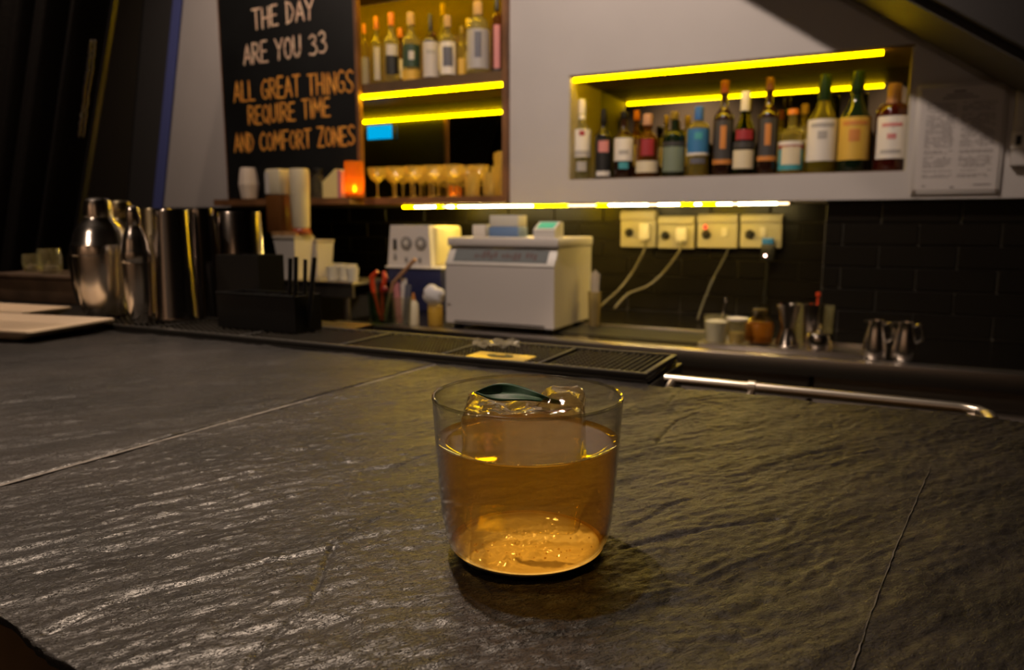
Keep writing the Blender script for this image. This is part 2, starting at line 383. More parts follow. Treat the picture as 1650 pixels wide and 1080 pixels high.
def slab(x0, x1, step, z_off, k0=0.0, k1=0.0):
    nx, ny = int((x1-x0)/step), int((CY1-CY0)/step)
    xs = np.linspace(x0, x1, nx+1); ys = np.linspace(CY0, CY1, ny+1)
    X, Y = np.meshgrid(xs, ys, indexing='ij')
    Y = front(X)+(Y-CY0)*(CY1-front(X))/(CY1-CY0); fx = (X-x0)/(x1-x0); X = X+(Y-0.405)*(k0*(1-fx)+k1*fx); Xe = X.copy(); Ye = Y.copy()
    Ye[:, 0] += 0.0022*(vnoise(xs*60, xs*0+3, 21)-.5)+0.0012*(vnoise(xs*200, xs*0+5, 22)-.5)     # chipped front edge
    H = slate_h(X, Y)
    for c, dp, wd in CRACKS: H = crack(H, X, Y, c, dp, wd)
    ed = np.minimum(fx, 1-fx)*(x1-x0); H = H-0.0011*np.exp(-(ed/0.0016)**2)
    # the patch under the glass is worn level
    g = np.exp(-(((X+0.145)**2+(Y-0.307)**2)/0.033**2)**3); H = H*(1-g)+0.0003*g
    H = H-0.0011
    Z = ZT+H+z_off
    n1, n2 = nx+1, ny+1
    V = np.stack([Xe, Ye, Z], -1).reshape(-1, 3)
    idx = np.arange(n1*n2).reshape(n1, n2)
    F = np.stack([idx[:-1, :-1], idx[1:, :-1], idx[1:, 1:], idx[:-1, 1:]], -1).reshape(-1, 4).tolist()
    verts = V.tolist(); base = len(verts)
    loop = [(i, 0) for i in range(n1)]+[(n1-1, j) for j in range(1, n2)]+[(i, n2-1) for i in range(n1-2, -1, -1)]+[(0, j) for j in range(n2-2, 0, -1)]
    ids = [int(idx[i, j]) for i, j in loop]; m_ = len(ids)
    for i, j in loop: verts.append((float(Xe[i, j]), float(Ye[i, j])+(0.001 if j == 0 else 0), ZT-0.0045))
    for k in range(m_):
        F.append([ids[k], base+k, base+(k+1) % m_, ids[(k+1) % m_]])
    me = bpy.data.meshes.new('slate_slab'); me.from_pydata(verts, [], F)
    for p in me.polygons: p.use_smooth = True
    me.materials.append(M_slate)
    o = bpy.data.objects.new('slate_slab', me); COL.objects.link(o); o.parent = ctr; return o
def slate_mat():
    m = bpy.data.materials.new('riven_slate'); t_, N, L = nt(m); bs = N['Principled BSDF']
    tc = N.new('ShaderNodeTexCoord'); mp = N.new('ShaderNodeMapping'); mp.inputs['Rotation'].default_value = (0, 0, -SA); L.new(tc.outputs['Object'], mp.inputs['Vector'])
    mp2 = N.new('ShaderNodeMapping'); mp2.inputs['Scale'].default_value = (0.36, 1.0, 1.0); L.new(mp.outputs[0], mp2.inputs['Vector'])
    def noise(scale, det, rough, src=mp2):
        n_ = N.new('ShaderNodeTexNoise'); n_.inputs['Scale'].default_value = scale; n_.inputs['Detail'].default_value = det; n_.inputs['Roughness'].default_value = rough
        L.new(src.outputs[0], n_.inputs['Vector']); return n_
    n1, n1b, n2, n3, n4 = noise(95, 7, 0.62), noise(300, 4, 0.6), noise(900, 3, 0.6), noise(60, 5, 0.65), noise(12, 3, 0.5, mp)
    def steps(n_, cuts):                        # riven layers: flat shelves with sharp little edges
        r_ = N.new('ShaderNodeValToRGB'); cr = r_.color_ramp; cr.elements[0].position = 0; cr.elements[0].color = (0, 0, 0, 1)
        cr.elements[1].position = 1; cr.elements[1].color = (1, 1, 1, 1)
        for q_, c_ in enumerate(cuts):
            lo, hi = q_/len(cuts), (q_+1)/len(cuts)
            e_ = cr.elements.new(c_); e_.color = (lo, lo, lo, 1)
            e_ = cr.elements.new(c_+0.012); e_.color = (hi, hi, hi, 1)
        L.new(n_.outputs['Fac'], r_.inputs[0]); return r_
    def bump(src, st, dist, prev=None):
        b_ = N.new('ShaderNodeBump'); b_.inputs['Strength'].default_value = st; b_.inputs['Distance'].default_value = dist
        L.new(src, b_.inputs['Height'])
        if prev: L.new(prev.outputs[0], b_.inputs['Normal'])
        return b_
    b1 = bump(steps(n1, (.36, .43, .49, .55, .61, .67)).outputs[0], 1.0, 0.0034)
    b2 = bump(steps(n1b, (.42, .50, .58)).outputs[0], 1.0, 0.0014, b1)
    b3 = bump(n2.outputs['Fac'], 0.6, 0.0005, b2)
    L.new(b3.outputs[0], bs.inputs['Normal'])
    r = N.new('ShaderNodeValToRGB'); r.color_ramp.elements[0].color = (0.008, 0.0069, 0.0063, 1); r.color_ramp.elements[1].color = (0.021, 0.0178, 0.016, 1)
    r.color_ramp.elements[0].position = .35; r.color_ramp.elements[1].position = .68
    L.new(n4.outputs['Fac'], r.inputs[0]); L.new(r.outputs[0], bs.inputs['Base Color'])
    rr = N.new('ShaderNodeMapRange'); rr.inputs['To Min'].default_value = 0.30; rr.inputs['To Max'].default_value = 0.50; L.new(n3.outputs['Fac'], rr.inputs['Value']); L.new(rr.outputs[0], bs.inputs['Roughness'])
    bs.inputs['Specular IOR Level'].default_value = 0.5
    MATS['riven_slate'] = m; return m
M_slate = slate_mat()
slab(-1.405, -0.4577, 0.0022, 0.0004, 0, 0.066)
slab(-0.4543, 0.495, 0.00115, 0.0, 0.066, 0)
jm = mat('pale_joint_filler', (0.11, 0.098, 0.088), 0.5, noise=(180, 0.4))
MB().prism([(-0.4578-0.0162, CY0+.006), (-0.4542-0.0162, CY0+.006), (-0.4542+0.0185, CY1-.002), (-0.4578+0.0185, CY1-.002)], ZT-0.0047, ZT-0.0010).build('joint_filler', jm, ctr, smooth=False)
vp = [atZ(px_, py_, ZT) for px_, py_ in ((1500, 752), (1484, 790), (1465, 832), (1443, 886), (1418, 950), (1394, 1020), (1372, 1084))]
vv_, vf_ = [], []
for i_, p_ in enumerate(vp):
    for j_ in range(8):
        if i_ == len(vp)-1 and j_: break
        q_ = p_ if i_ == len(vp)-1 else p_.lerp(vp[i_+1], j_/8)
        hw_ = 0.00008+0.00018*random.random(); hz = float((slate_h(np.array([q_.x]), np.array([q_.y])))[0])-0.0011+0.00025
        x_ = q_.x+0.0005*(random.random()-.5)
        vv_ += [(x_-hw_, q_.y, ZT+hz), (x_+hw_, q_.y, ZT+hz)]
for i_ in range(len(vv_)//2-1): vf_.append((2*i_, 2*i_+1, 2*i_+3, 2*i_+2))
me = bpy.data.meshes.new('mineral_vein'); me.from_pydata(vv_, [], vf_); me.materials.append(mat('vein_grey', (0.075, 0.066, 0.058), 0.5, noise=(180, 0.5)))
o = bpy.data.objects.new('mineral_vein', me); COL.objects.link(o); o.parent = ctr; o['label'] = 'thin pale mineral vein in the slate'
so = o.modifiers.new('thickness', 'SOLIDIFY'); so.thickness = 0.0006; so.offset = -1
MB().prism([(-1.405, front(-1.405)+.001), (-.45, front(-.45)+.001), (.1, front(.1)+.001), (.495, front(.495)+.001), (.495, CY1), (-1.405, CY1)], ZT-0.075, ZT-0.0048).build('wooden_front_rail', mat('counter_wood', (0.10, 0.055, 0.018), 0.4, noise=(14, 0.4)), ctr, smooth=False)['label'] = 'brown wooden edge below the slate'
MB().box(-1.39, 0.48, CY0+0.16, CY1-0.01, 0.0, ZT-0.0755).build('counter_body', M_dark, ctr, smooth=False)
# service ledge at the bartender's edge
led = MB().prism([(-1.60, CY1+0.003), (-0.196, CY1+0.003), (-0.196, 0.822), (-0.70, 0.822), (-0.70, 0.925), (-1.18, 0.925), (-1.18, 1.02), (-1.60, 1.02)], ZT-0.03, ZT-0.002).build('service_ledge', mat('ledge_black', (0.012, 0.011, 0.010), 0.35), ctr, smooth=False)
MB().box(-1.55, -0.22, CY1+0.01, 0.80, 0.0, ZT-0.031).build('ledge_support', M_dark, ctr, smooth=False)

# towel rail fixed below the counter's far edge
rl = thing('towel_rail', 'long pale metal rail along the far edge of the counter at right', 'rail', (0, 0, 0))
MRail = mat('satin_rail', (0.80, 0.74, 0.66), 0.30, 1.0)
MB().tube([(-0.194, 0.742, 1.0455), (-0.05, 0.742, 1.045), (0.066, 0.742, 1.0445), (0.081, 0.738, 1.0440), (0.088, 0.727, 1.0435), (0.089, 0.704, 1.0430)], 0.0052, 12).build('tube', MRail, rl)
for x in (-0.108,):
    MB().tube([(x-.0035, 0.742, 1.0452), (x+.0035, 0.742, 1.0452)], 0.0068, 14).build('clamp', MRail, rl)
    MB().tube([(x, 0.738, 1.0405), (x, 0.725, 1.036), (x, 0.70, 1.034)], 0.0035, 8).build('bracket', MRail, rl)
MB().box(0.072, 0.106, 0.694, 0.748, 1.0340, 1.0375, 0.001).build('end_plate', M_steel, rl)
MB().tube([(-0.185, 0.742, 1.0450), (-0.185, 0.70, 1.037)], 0.0035, 8).build('bracket', MRail, rl)

# ================================================================== BACK WORKTOP
ZW = 0.875
wt = thing('steel_worktop', 'long stainless steel worktop below the tiled wall', 'worktop', (0, 0, 0))
MB().box(-1.62, 0.95, 1.955, 2.443, ZW-0.004, ZW).build('top', M_wtop, wt, smooth=False)
MB().box(-1.62, -0.17, 2.443, 2.69, ZW-0.004, ZW).build('rear_strip', M_wtop, wt, smooth=False)
MB().box(-1.62, 0.95, 1.905, 1.955, ZW-0.042, ZW+0.003, 0.004).build('front_lip', M_steel, wt)
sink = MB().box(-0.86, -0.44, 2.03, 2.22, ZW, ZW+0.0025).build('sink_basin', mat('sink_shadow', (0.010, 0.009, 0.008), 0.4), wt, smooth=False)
sb = MB(); sb.box(-0.87, -0.43, 2.22, 2.232, ZW, ZW+0.008, 0.002); sb.build('sink_rim', M_steel, wt)
# refrigerator fronts below
for k, (x0, x1, txt) in enumerate(((-1.60, -0.88, 'below the white machine'), (-0.875, -0.145, 'below the sink'), (-0.14, 0.60, 'below the steel jugs'))):
    f = thing('undercounter_fridge', 'dark steel undercounter fridge '+txt, 'fridge', ((x0+x1)/2, 1.93, 0), 0, 'undercounter fridges')
    hw = (x1-x0)/2
    MB().box(-hw, hw, 0.03, 0.5, 0.06, ZW-0.045).build('body', mat('fridge_steel', (0.26, 0.23, 0.20), 0.36, 0.5), f, smooth=False)
    dr = MB().box(-hw+0.004, hw-0.004, 0.0, 0.029, 0.10, ZW-0.095, 0.003).build('door', MATS['fridge_steel'], f)
    MB().box(-hw+0.03, hw*0.62, -0.012, -0.0005, ZW-0.150, ZW-0.128, 0.003).build('handle', M_steel, dr)
    MB().box(-hw+0.004, hw-0.004, 0.012, 0.0295, ZW-0.092, ZW-0.048, 0.002).build('vent_panel', MATS['fridge_steel'], f)
# ================================================================== WOODEN WALL UNIT
DX = -1.842                                     # divider between chalkboard bay and shelf bay
SZ = 1.682                                      # underside of the middle shelf
unit = thing('wall_unit', 'brown wooden wall unit with lit bottle shelves beside the chalkboard', 'shelf unit', (0, 0, 0))
T = 0.018
MB().box(UX0+0.001, UX0+T*0.7, 2.375, 2.70, 1.275, 2.41).build('side_panel', M_wood, unit, smooth=False)
MB().box(UX1-T, UX1-0.001, 2.375, 2.70, 1.275, 2.41).build('side_panel', M_wood, unit, smooth=False)
MB().box(DX, DX+0.014, 2.362, 2.386, 1.295, 2.392).build('divider', M_wood, unit, smooth=False)
MB().box(UX0+T*0.7, UX1-T, 2.375, 2.70, 2.392, 2.41).build('top_panel', M_wood, unit, smooth=False)
MB().box(DX+T+0.0005, UX1-T-0.0005, 2.375, 2.70, 1.270, 1.294).build('bottom_shelf', M_wood, unit, smooth=False)
MB().box(UX0+T*0.7, DX+T, 2.285, 2.70, 1.270, 1.2945).build('chalkboard_ledge', M_wood, unit, smooth=False)
MB().box(UX0+T, UX1-T-0.0005, 2.387, 2.689, SZ+0.004, SZ+0.040).build('middle_shelf', M_wood_dark, unit, smooth=False)
MB().box(UX0+T, UX1-T-0.0005, 2.387, 2.689, 2.105, 2.125).build('upper_shelf', M_wood_dark, unit, smooth=False)
o = MB().box(UX0+T, UX1-T-0.001, 2.690, 2.70, 1.296, SZ+0.003).build('lower_mirror', M_mirror, unit, smooth=False); o['label'] = 'mirror behind the glasses'
o = MB().box(UX0+T, UX1-T-0.001, 2.690, 2.70, SZ+0.0405, 2.104).build('upper_back_panel', M_wood_dark, unit, smooth=False)

# strip lights
def strip(name, label, a, b_, m, r=0.0062):
    a, b_ = Vector(a), Vector(b_)
    s = thing(name, label, 'strip light', a, 0, 'yellow strip lights')
    L_ = (b_-a).length
    MB().box(0, L_, -0.004, 0.011, 0.006, 0.0085).build('channel', mat('led_channel', (0.35, 0.30, 0.18), 0.5, 0.6), s, smooth=False)
    MB().tube([(0.004, 0, 0), (L_-0.004, 0, 0)], r, 10).build('diffuser', m, s)
    return s
strip('led_strip', 'yellow strip light under the middle shelf of the wooden unit', (UX0+0.1, 2.396, SZ-0.006), (UX1-T-0.004, 2.396, SZ-0.006), M_led)
strip('led_strip', 'yellow strip light under the upper shelf, above the unit bottles', (UX0+0.1, 2.396, 2.095), (UX1-T-0.004, 2.396, 2.095), M_led)
strip('led_strip', 'yellow strip light along the top front edge of the wall niche', (NX0+0.012, 2.409, NZ1-0.0148), (NX1-0.075, 2.409, NZ1-0.0148), M_led2)
# white strip light below the upper wall: a row of lit segments of uneven brightness
us = thing('under_wall_light', 'white and amber strip light under the grey wall above the sockets', 'strip light', (0, 0, 0))
xa, xb = -1.690, -0.262
MB().box(xa, xb, 2.425, 2.455, ZB-0.0045, ZB-0.001).build('channel', MATS['led_channel'], us, smooth=False)
k = 0; x = xa+0.004
while x < xb-0.01:
    wd = random.choice((0.02, 0.026, 0.034, 0.05)); wd = min(wd, xb-0.004-x)
    f = (x-xa)/(xb-xa)
    pw = 0.75 if f < 0.33 or f > 0.62 else 0.22
    m = M_ledw if random.random() < pw else (M_leda if random.random() < 0.6 else glow('warm_led', (1.0, 0.62, 0.30), 6.0))
    MB().box(x, x+wd-0.0012, 2.432, 2.446, ZB-0.0105, ZB-0.005, 0.0015, 1).build('led_segment', m, us)
    x += wd; k += 1

# chalkboard with hand lettering
GL = {'A': ([(0, 0), (.5, 1), (1, 0)], [(.18, .33), (.82, .33)]), 'C': ([(.95, .86), (.6, 1), (.2, .82), (.02, .45), (.2, .1), (.6, 0), (.98, .14)],),
 'D': ([(.08, 0), (.08, 1)], [(.0, 1), (.55, .92), (.95, .5), (.55, .08), (.0, 0)]), 'E': ([(.95, 1), (.08, 1), (.08, 0), (1, 0)], [(.08, .52), (.8, .52)]),
 'F': ([(.95, 1), (.08, 1), (.08, 0)], [(.08, .5), (.8, .5)]), 'G': ([(.95, .88), (.6, 1), (.2, .82), (.02, .45), (.2, .1), (.6, 0), (.95, .14), (.95, .45), (.55, .45)],),
 'H': ([(.08, 0), (.08, 1)], [(.92, 0), (.92, 1)], [(.08, .5), (.92, .5)]), 'I': ([(.5, 0), (.5, 1)],), 'L': ([(.1, 1), (.1, 0), (1, 0)],),
 'M': ([(.02, 0), (.14, 1), (.5, .3), (.86, 1), (.98, 0)],), 'N': ([(.06, 0), (.06, 1), (.94, 0), (.94, 1)],),
 'O': ([(.5, 1), (.15, .82), (.03, .5), (.15, .15), (.5, 0), (.85, .15), (.97, .5), (.85, .82), (.5, 1)],),
 'Q': ([(.5, 1), (.15, .82), (.03, .5), (.15, .15), (.5, 0), (.85, .15), (.97, .5), (.85, .82), (.5, 1)], [(.6, .25), (1.0, -.08)]),
 'R': ([(.08, 0), (.08, 1), (.7, .95), (.9, .75), (.7, .52), (.08, .48)], [(.4, .48), (1, 0)]),
 'S': ([(.92, .88), (.6, 1), (.2, .9), (.1, .7), (.35, .55), (.75, .42), (.92, .22), (.7, .04), (.35, 0), (.02, .12)],),
 'T': ([(0, 1), (1, 1)], [(.5, 1), (.5, 0)]), 'U': ([(.06, 1), (.08, .3), (.3, .03), (.65, .03), (.9, .3), (.94, 1)],),
 'Y': ([(.0, 1), (.5, .48)], [(1, 1), (.5, .48), (.42, 0)]), 'Z': ([(.05, 1), (.95, 1), (.05, 0), (1, 0)],),
 '3': ([(.05, .86), (.4, 1), (.8, .86), (.8, .65), (.4, .55), (.85, .42), (.95, .2), (.6, 0), (.0, .06)],)}
WID = {'I': 0.22, 'M': 1.15, ' ': 0.62, 'L': 0.8, 'E': 0.8}
CBY = 2.368
cb = thing('chalkboard', 'black chalkboard lettered in orange chalk under the wall unit frame', 'chalkboard', (0, 0, 0))
MB().box(UX0+T*0.7+0.002, DX-0.002, CBY, CBY+0.010, 1.2955, 2.385).build('board', mat('chalk_black', (0.0045, 0.005, 0.005), 0.5, noise=(5, 0.5)), cb, smooth=False)
def ribbon(b, P, wd, y0, y1):
    P = [Vector(p) for p in P]
    for p, q in zip(P[:-1], P[1:]):
        d_ = (q-p); 
        if d_.length < 1e-6: continue
        d_.normalize(); n_ = Vector((-d_.y, d_.x))*wd/2
        b.prism([tuple(p-n_), tuple(q-n_), tuple(q+n_), tuple(p+n_)], y0, y1, 'y')
    for p in P:
        b.prism([(p.x+wd/2*math.cos(k_*PI/4), p.y+wd/2*math.sin(k_*PI/4)) for k_ in range(8)], y0, y1, 'y')
def lettering(text, pl, pr, hpx, m, sw=0.0078):
    L0, R0 = atY(*pl, CBY), atY(*pr, CBY); ux = Vector((R0.x-L0.x, R0.z-L0.z)); W = ux.length; ux.normalize(); uy = Vector((-ux.y*0.3, 1))
    H = hpx*mpp((L0+R0)/2)
    tot = sum(WID.get(c, 0.9) for c in text)+0.20*(len(text)-1); sc = W/tot
    x = 0.0
    for i, c in enumerate(text):
        gw = WID.get(c, 0.9); b = MB(); jy = random.uniform(-.03, .03)*H; jh = random.uniform(.96, 1.05)
        for st_ in GL.get(c, ()):
            P = [Vector((L0.x, L0.z))+ux*((x+u*gw)*sc)+uy*(v*H*jh+jy) for u, v in st_]
            # a slight depth step per stroke keeps crossing strokes from coinciding
            ribbon(b, P, sw*random.uniform(.9, 1.1), CBY-0.0012-random.random()*0.0006, CBY-0.0002)
        x += gw+0.20
        if c != ' ': b.build('letter', m, cb, smooth=False)
M_ch1 = mat('peach_chalk', (1.0, 0.60, 0.42), 0.8, noise=(70, 0.3)); M_ch2 = mat('orange_chalk', (1.0, 0.36, 0.05), 0.8, noise=(70, 0.3))
lettering('THE DAY', (408, 48), (506, 29), 31, M_ch1)
lettering('ARE YOU 33', (394, 105), (527, 84), 31, M_ch1)
lettering('ALL GREAT THINGS', (378, 164), (570, 148), 31, M_ch2)
lettering('REQUIRE TIME', (401, 201), (532, 187), 28, M_ch2)
lettering('AND COMFORT ZONES', (379, 245), (572, 233), 28, M_ch2)

# ================================================================== BOTTLES
def arc(n_, f): return [f(i/n_) for i in range(n_+1)]
def curved(b, r, z0, z1, half, th=0.0006, n_=14, zc=None):
    """label patch wrapped round a bottle, facing local -Y"""
    prof_in, prof_out = r+0.0004, r+0.0004+th
    a0 = -PI/2-half
    for rr, zz in (): pass
    V = []
    for k_ in range(n_+1):
        a = a0+2*half*k_/n_
        V.append([b.bm.verts.new((R_*math.cos(a), R_*math.sin(a), z)) for R_, z in ((prof_in, z0), (prof_out, z0), (prof_out, z1), (prof_in, z1))])
    for A_, B_ in zip(V[:-1], V[1:]):
        for q in range(4): b.bm.faces.new((A_[q], A_[(q+1) % 4], B_[(q+1) % 4], B_[q]))
    b.bm.faces.new(V[0]); b.bm.faces.new(V[-1][::-1]); return b
G_clear = clear('bottle_clear', (0.86, 0.84, 0.62), haze=.22, hazecol=(.8, .75, .35)); G_pale = clear('bottle_pale_yellow', (0.72, 0.66, 0.30), haze=.3, hazecol=(.75, .62, .15)); G_amber = clear('bottle_amber', (0.42, 0.20, 0.04), haze=.25, hazecol=(.45, .18, .02))  # clear and pale bottles: yellow haze imitates the strip-light glow
G_green = clear('bottle_green', (0.16, 0.30, 0.06)); G_olive = clear('bottle_olive_yellow', (0.55, 0.50, 0.10), haze=.3, hazecol=(.6, .5, .06))
G_dark = mat('bottle_dark_brown', (0.020, 0.008, 0.005), 0.08, coat=0.3); G_dgreen = mat('bottle_dark_green', (0.006, 0.014, 0.006), 0.07, coat=0.3)
G_red = mat('bottle_red_brown', (0.045, 0.006, 0.003), 0.08, coat=0.3); G_black = mat('bottle_black', (0.004, 0.004, 0.004), 0.10, coat=0.3)
def C_(name, col, rough=0.5, metal=0.0): return mat(name, col, rough, metal)
CAP = dict(white=C_('cap_white', (.62, .58, .52)), black=C_('cap_black', (.006, .006, .006), .4), orange=C_('cap_orange', (.65, .20, .02), .4), red=C_('cap_red', (.15, .035, .014), .35),
           tan=C_('cap_tan', (.46, .26, .17), .4), blue=C_('cap_blue', (.04, .13, .42), .4), gold=C_('cap_gold', (.65, .46, .08), .3, .8), cork=C_('cap_cork', (.46, .30, .14), .7), green=C_('cap_green', (.008, .022, .006), .25), brown=C_('cap_brown', (.10, .035, .015), .35))
LAB = dict(white=C_('label_white', (.66, .62, .57)), cream=C_('label_cream', (.62, .55, .40)), black=C_('label_black', (.010, .010, .011)), pink=C_('label_pink', (.52, .20, .20)), red=C_('label_red', (.28, .02, .03)),
           blue=C_('label_blue', (.03, .15, .36)), teal=C_('label_teal', (.05, .28, .33)), yellow=C_('label_yellow', (.58, .36, .05)), greyg=C_('label_grey_green', (.16, .20, .15)), grey=C_('label_grey', (.36, .34, .33)),
           orange=C_('label_orange', (.50, .19, .04)), dark=C_('label_dark_grey', (.045, .042, .045)), green=C_('label_dark_green', (.02, .05, .03)), silver=C_('label_silver', (.50, .47, .46), .35), slate=C_('label_slate', (.10, .10, .13)))
def bottle(px, wpx, top, Y, zbase, glass, cap, labels, label_txt, group, shape='std', neck=None, capf=0.16, name='bottle', topz=None):
    """px,wpx,top: centre, width and top of the bottle in the photo; labels: (z0,z1,halfangle,colour[,name]) as fractions of height"""
    p = atY(px, 200, Y); p.z = zbase
    s = mpp((p.x, p.y, zbase+0.15)); r = wpx*s/2*0.96
    q = atY(px, top, Y); h = q.z-zbase
    root = thing(name, label_txt, 'bottle', p, face_cam(p), group)
    rn = r*(neck or (0.36 if shape != 'squat' else 0.30)); ch = h*capf
    if shape == 'std':   sh, nh = 0.60, 0.74
    elif shape == 'wine': sh, nh = 0.56, 0.74
    elif shape == 'champ': sh, nh = 0.48, 0.76
    elif shape == 'squat': sh, nh = 0.60, 0.72
    elif shape == 'tall': sh, nh = 0.66, 0.78
    elif shape == 'dome': sh, nh = 0.62, 0.80
    prof = [(0, 0.004), (r*0.55, 0.0), (r*0.93, 0.0), (r, h*0.02), (r, h*sh)]
    for i in range(1, 9):
        f = i/8; e = f*f*(3-2*f) if shape in ('champ', 'wine', 'std') else math.sin(f*PI/2)**(1.6)
        if shape in ('squat', 'tall', 'dome'): rr = r*math.cos(f*PI/2)+rn*(1-math.cos(f*PI/2)); zz = sh+(nh-sh)*math.sin(f*PI/2)
        else: rr = r+(rn-r)*e; zz = sh+(nh-sh)*f
        prof.append((rr, h*zz))
    prof += [(rn, h-ch*0.98), (rn*1.12, h-ch*0.97), (rn*1.12, h-ch*0.9), (rn*0.9, h-ch*0.89), (0, h-ch*0.885)]
    MB().lathe(prof, 24).build('glass_body', glass, root)
    MB().lathe([(0, h-ch*0.88), (rn*1.18, h-ch*0.88), (rn*1.22, h-ch*0.84), (rn*1.14, h*0.992), (rn*0.95, h), (0, h)], 16).build('cap', CAP[cap], root)
    for L_ in labels:
        lz0, lz1, half, colr = L_[:4]; nm = L_[4] if len(L_) > 4 else 'label'
        rr = r + (0.0006 if nm in ('emblem', 'stripe', 'print') else 0.0)
        if lz0 > nh-0.02: rr = rn
        curved(MB(), rr, h*lz0, h*lz1, half, n_=14).build(nm, LAB[colr], root)
    return root
ZN = NZ0+0.0032
NG = 'bottles in the wall niche'
B1 = 2.475
bottle(938, 30, 160, B1, ZN, G_clear, 'white', [(.28, .62, 1.35, 'white'), (.30, .36, .9, 'grey', 'print'), (.54, .60, .30, 'red', 'emblem'), (.10, .22, .55, 'grey', 'emblem'), (.75, .84, 1.5, 'white', 'neck_label')], 'clear bottle with white label and red dot, first from the left in the niche', NG, 'std', capf=.2)
bottle(973, 28, 176, B1, ZN, G_black, 'black', [(.10, .58, 1.2, 'black'), (.38, .54, .62, 'pink', 'emblem'), (.04, .11, .9, 'white', 'print')], 'black bottle with a pink emblem beside the red-dot bottle in the niche', NG, 'std', capf=.22)
bottle(1006, 32, 180, B1, ZN, G_dark, 'black', [(.26, .60, 1.3, 'white'), (.36, .42, .5, 'grey', 'print'), (.14, .24, .5, 'teal', 'emblem')], 'dark bottle with plain white label over a teal patch in the niche', NG, 'std', capf=.12)
bottle(1044, 38, 184, B1, ZN, G_amber, 'tan', [(.34, .60, .55, 'red', 'emblem'), (.08, .26, 1.2, 'cream')], 'amber bottle with dark red emblem above a low cream label in the niche', NG, 'std', capf=.2)
bottle(1087, 38, 180, B1, ZN, G_dgreen, 'gold', [(.08, .46, 1.1, 'greyg'), (.48, .53, 1.2, 'dark', 'stripe')], 'squat dark green bottle with grey green label in the niche', NG, 'squat', capf=.14)
bottle(1126, 36, 172, B1, ZN, G_pale, 'blue', [(.30, .68, 1.4, 'blue'), (.30, .335, 1.4, 'white', 'stripe'), (.52, .62, .35, 'teal', 'emblem'), (.18, .26, .7, 'slate', 'print')], 'pale bottle with a wide blue label and blue neck in the niche', NG, 'tall', capf=.22)
bottle(1166, 33, 130, B1, ZN, G_dark, 'red', [(.16, .58, .9, 'dark'), (.28, .52, .28, 'orange', 'emblem'), (.12, .17, 1.1, 'orange', 'stripe')], 'tall brown bottle with orange figure, left of the green slanted-label bottle', NG, 'std', capf=.15)
bottle(1200, 36, 148, B1, ZN, G_green, 'white', [(.08, .30, 1.1, 'cream'), (.32, .40, 1.1, 'dark', 'print'), (.42, .54, .8, 'red', 'stripe')], 'green bottle with a red band and white neck foil in the niche', NG, 'champ', capf=.26)
bottle(1238, 33, 125, B1, ZN, G_dark, 'brown', [(.18, .58, .9, 'dark'), (.30, .52, .28, 'orange', 'emblem'), (.14, .19, 1.1, 'orange', 'stripe')], 'tall brown bottle with orange figure, right of the red-banded green bottle', NG, 'std', capf=.15)
bottle(1277, 40, 176, B1, ZN, G_pale, 'orange', [(.06, .50, 1.3, 'teal'), (.14, .42, .8, 'cream', 'emblem'), (.44, .50, 1.3, 'white', 'stripe'), (.385, .44, 1.3, 'red', 'stripe')], 'small pale bottle with white, red and blue label and orange cap in the niche', NG, 'std', capf=.10)
bottle(1326, 48, 120, B1, ZN, G_olive, 'green', [(.12, .54, 1.25, 'white'), (.34, .42, .3, 'grey', 'emblem'), (.46, .50, .8, 'grey', 'print')], 'yellowish wine bottle with tall white label and dark neck in the niche', NG, 'champ', capf=.30)
bottle(1378, 50, 115, B1, ZN, G_dgreen, 'green', [(.12, .54, 1.3, 'yellow'), (.30, .42, .34, 'orange', 'emblem'), (.46, .50, .8, 'orange', 'print')], 'dark green sparkling wine bottle with yellow label in the niche', NG, 'champ', capf=.22)
bottle(1438, 52, 135, B1, ZN, G_red, 'tan', [(.14, .62, 1.0, 'white'), (.20, .24, .6, 'grey', 'print'), (.50, .54, .6, 'pink', 'print'), (.36, .42, .25, 'pink', 'emblem')], 'broad red bottle with white label, last on the right in the niche', NG, 'tall', capf=.30)
# a second row, half hidden
B2 = 2.615
bottle(1026, 26, 178, B2, ZN, G_amber, 'orange', [(.2, .5, 1.2, 'cream')], 'amber bottle with orange cap half hidden behind the red emblem bottle', NG, 'std')
bottle(1074, 20, 186, B2, ZN, G_olive, 'gold', [(.2, .5, 1.2, 'cream')], 'olive yellow bottle half hidden left of the squat green bottle', NG, 'std')
bottle(1108, 24, 186, B2, ZN, G_pale, 'gold', [(.2, .5, 1.2, 'cream')], 'pale yellow bottle half hidden behind the blue label bottle', NG, 'std')
bottle(1258, 26, 178, B2, ZN, G_olive, 'red', [(.2, .5, 1.2, 'cream')], 'olive bottle with red cap half hidden behind the orange capped bottle', NG, 'std')
bottle(1296, 30, 168, B2, ZN, G_pale, 'cork', [(.2, .5, 1.2, 'cream')], 'pale bottle with cork half hidden beside the white wine label bottle', NG, 'std')

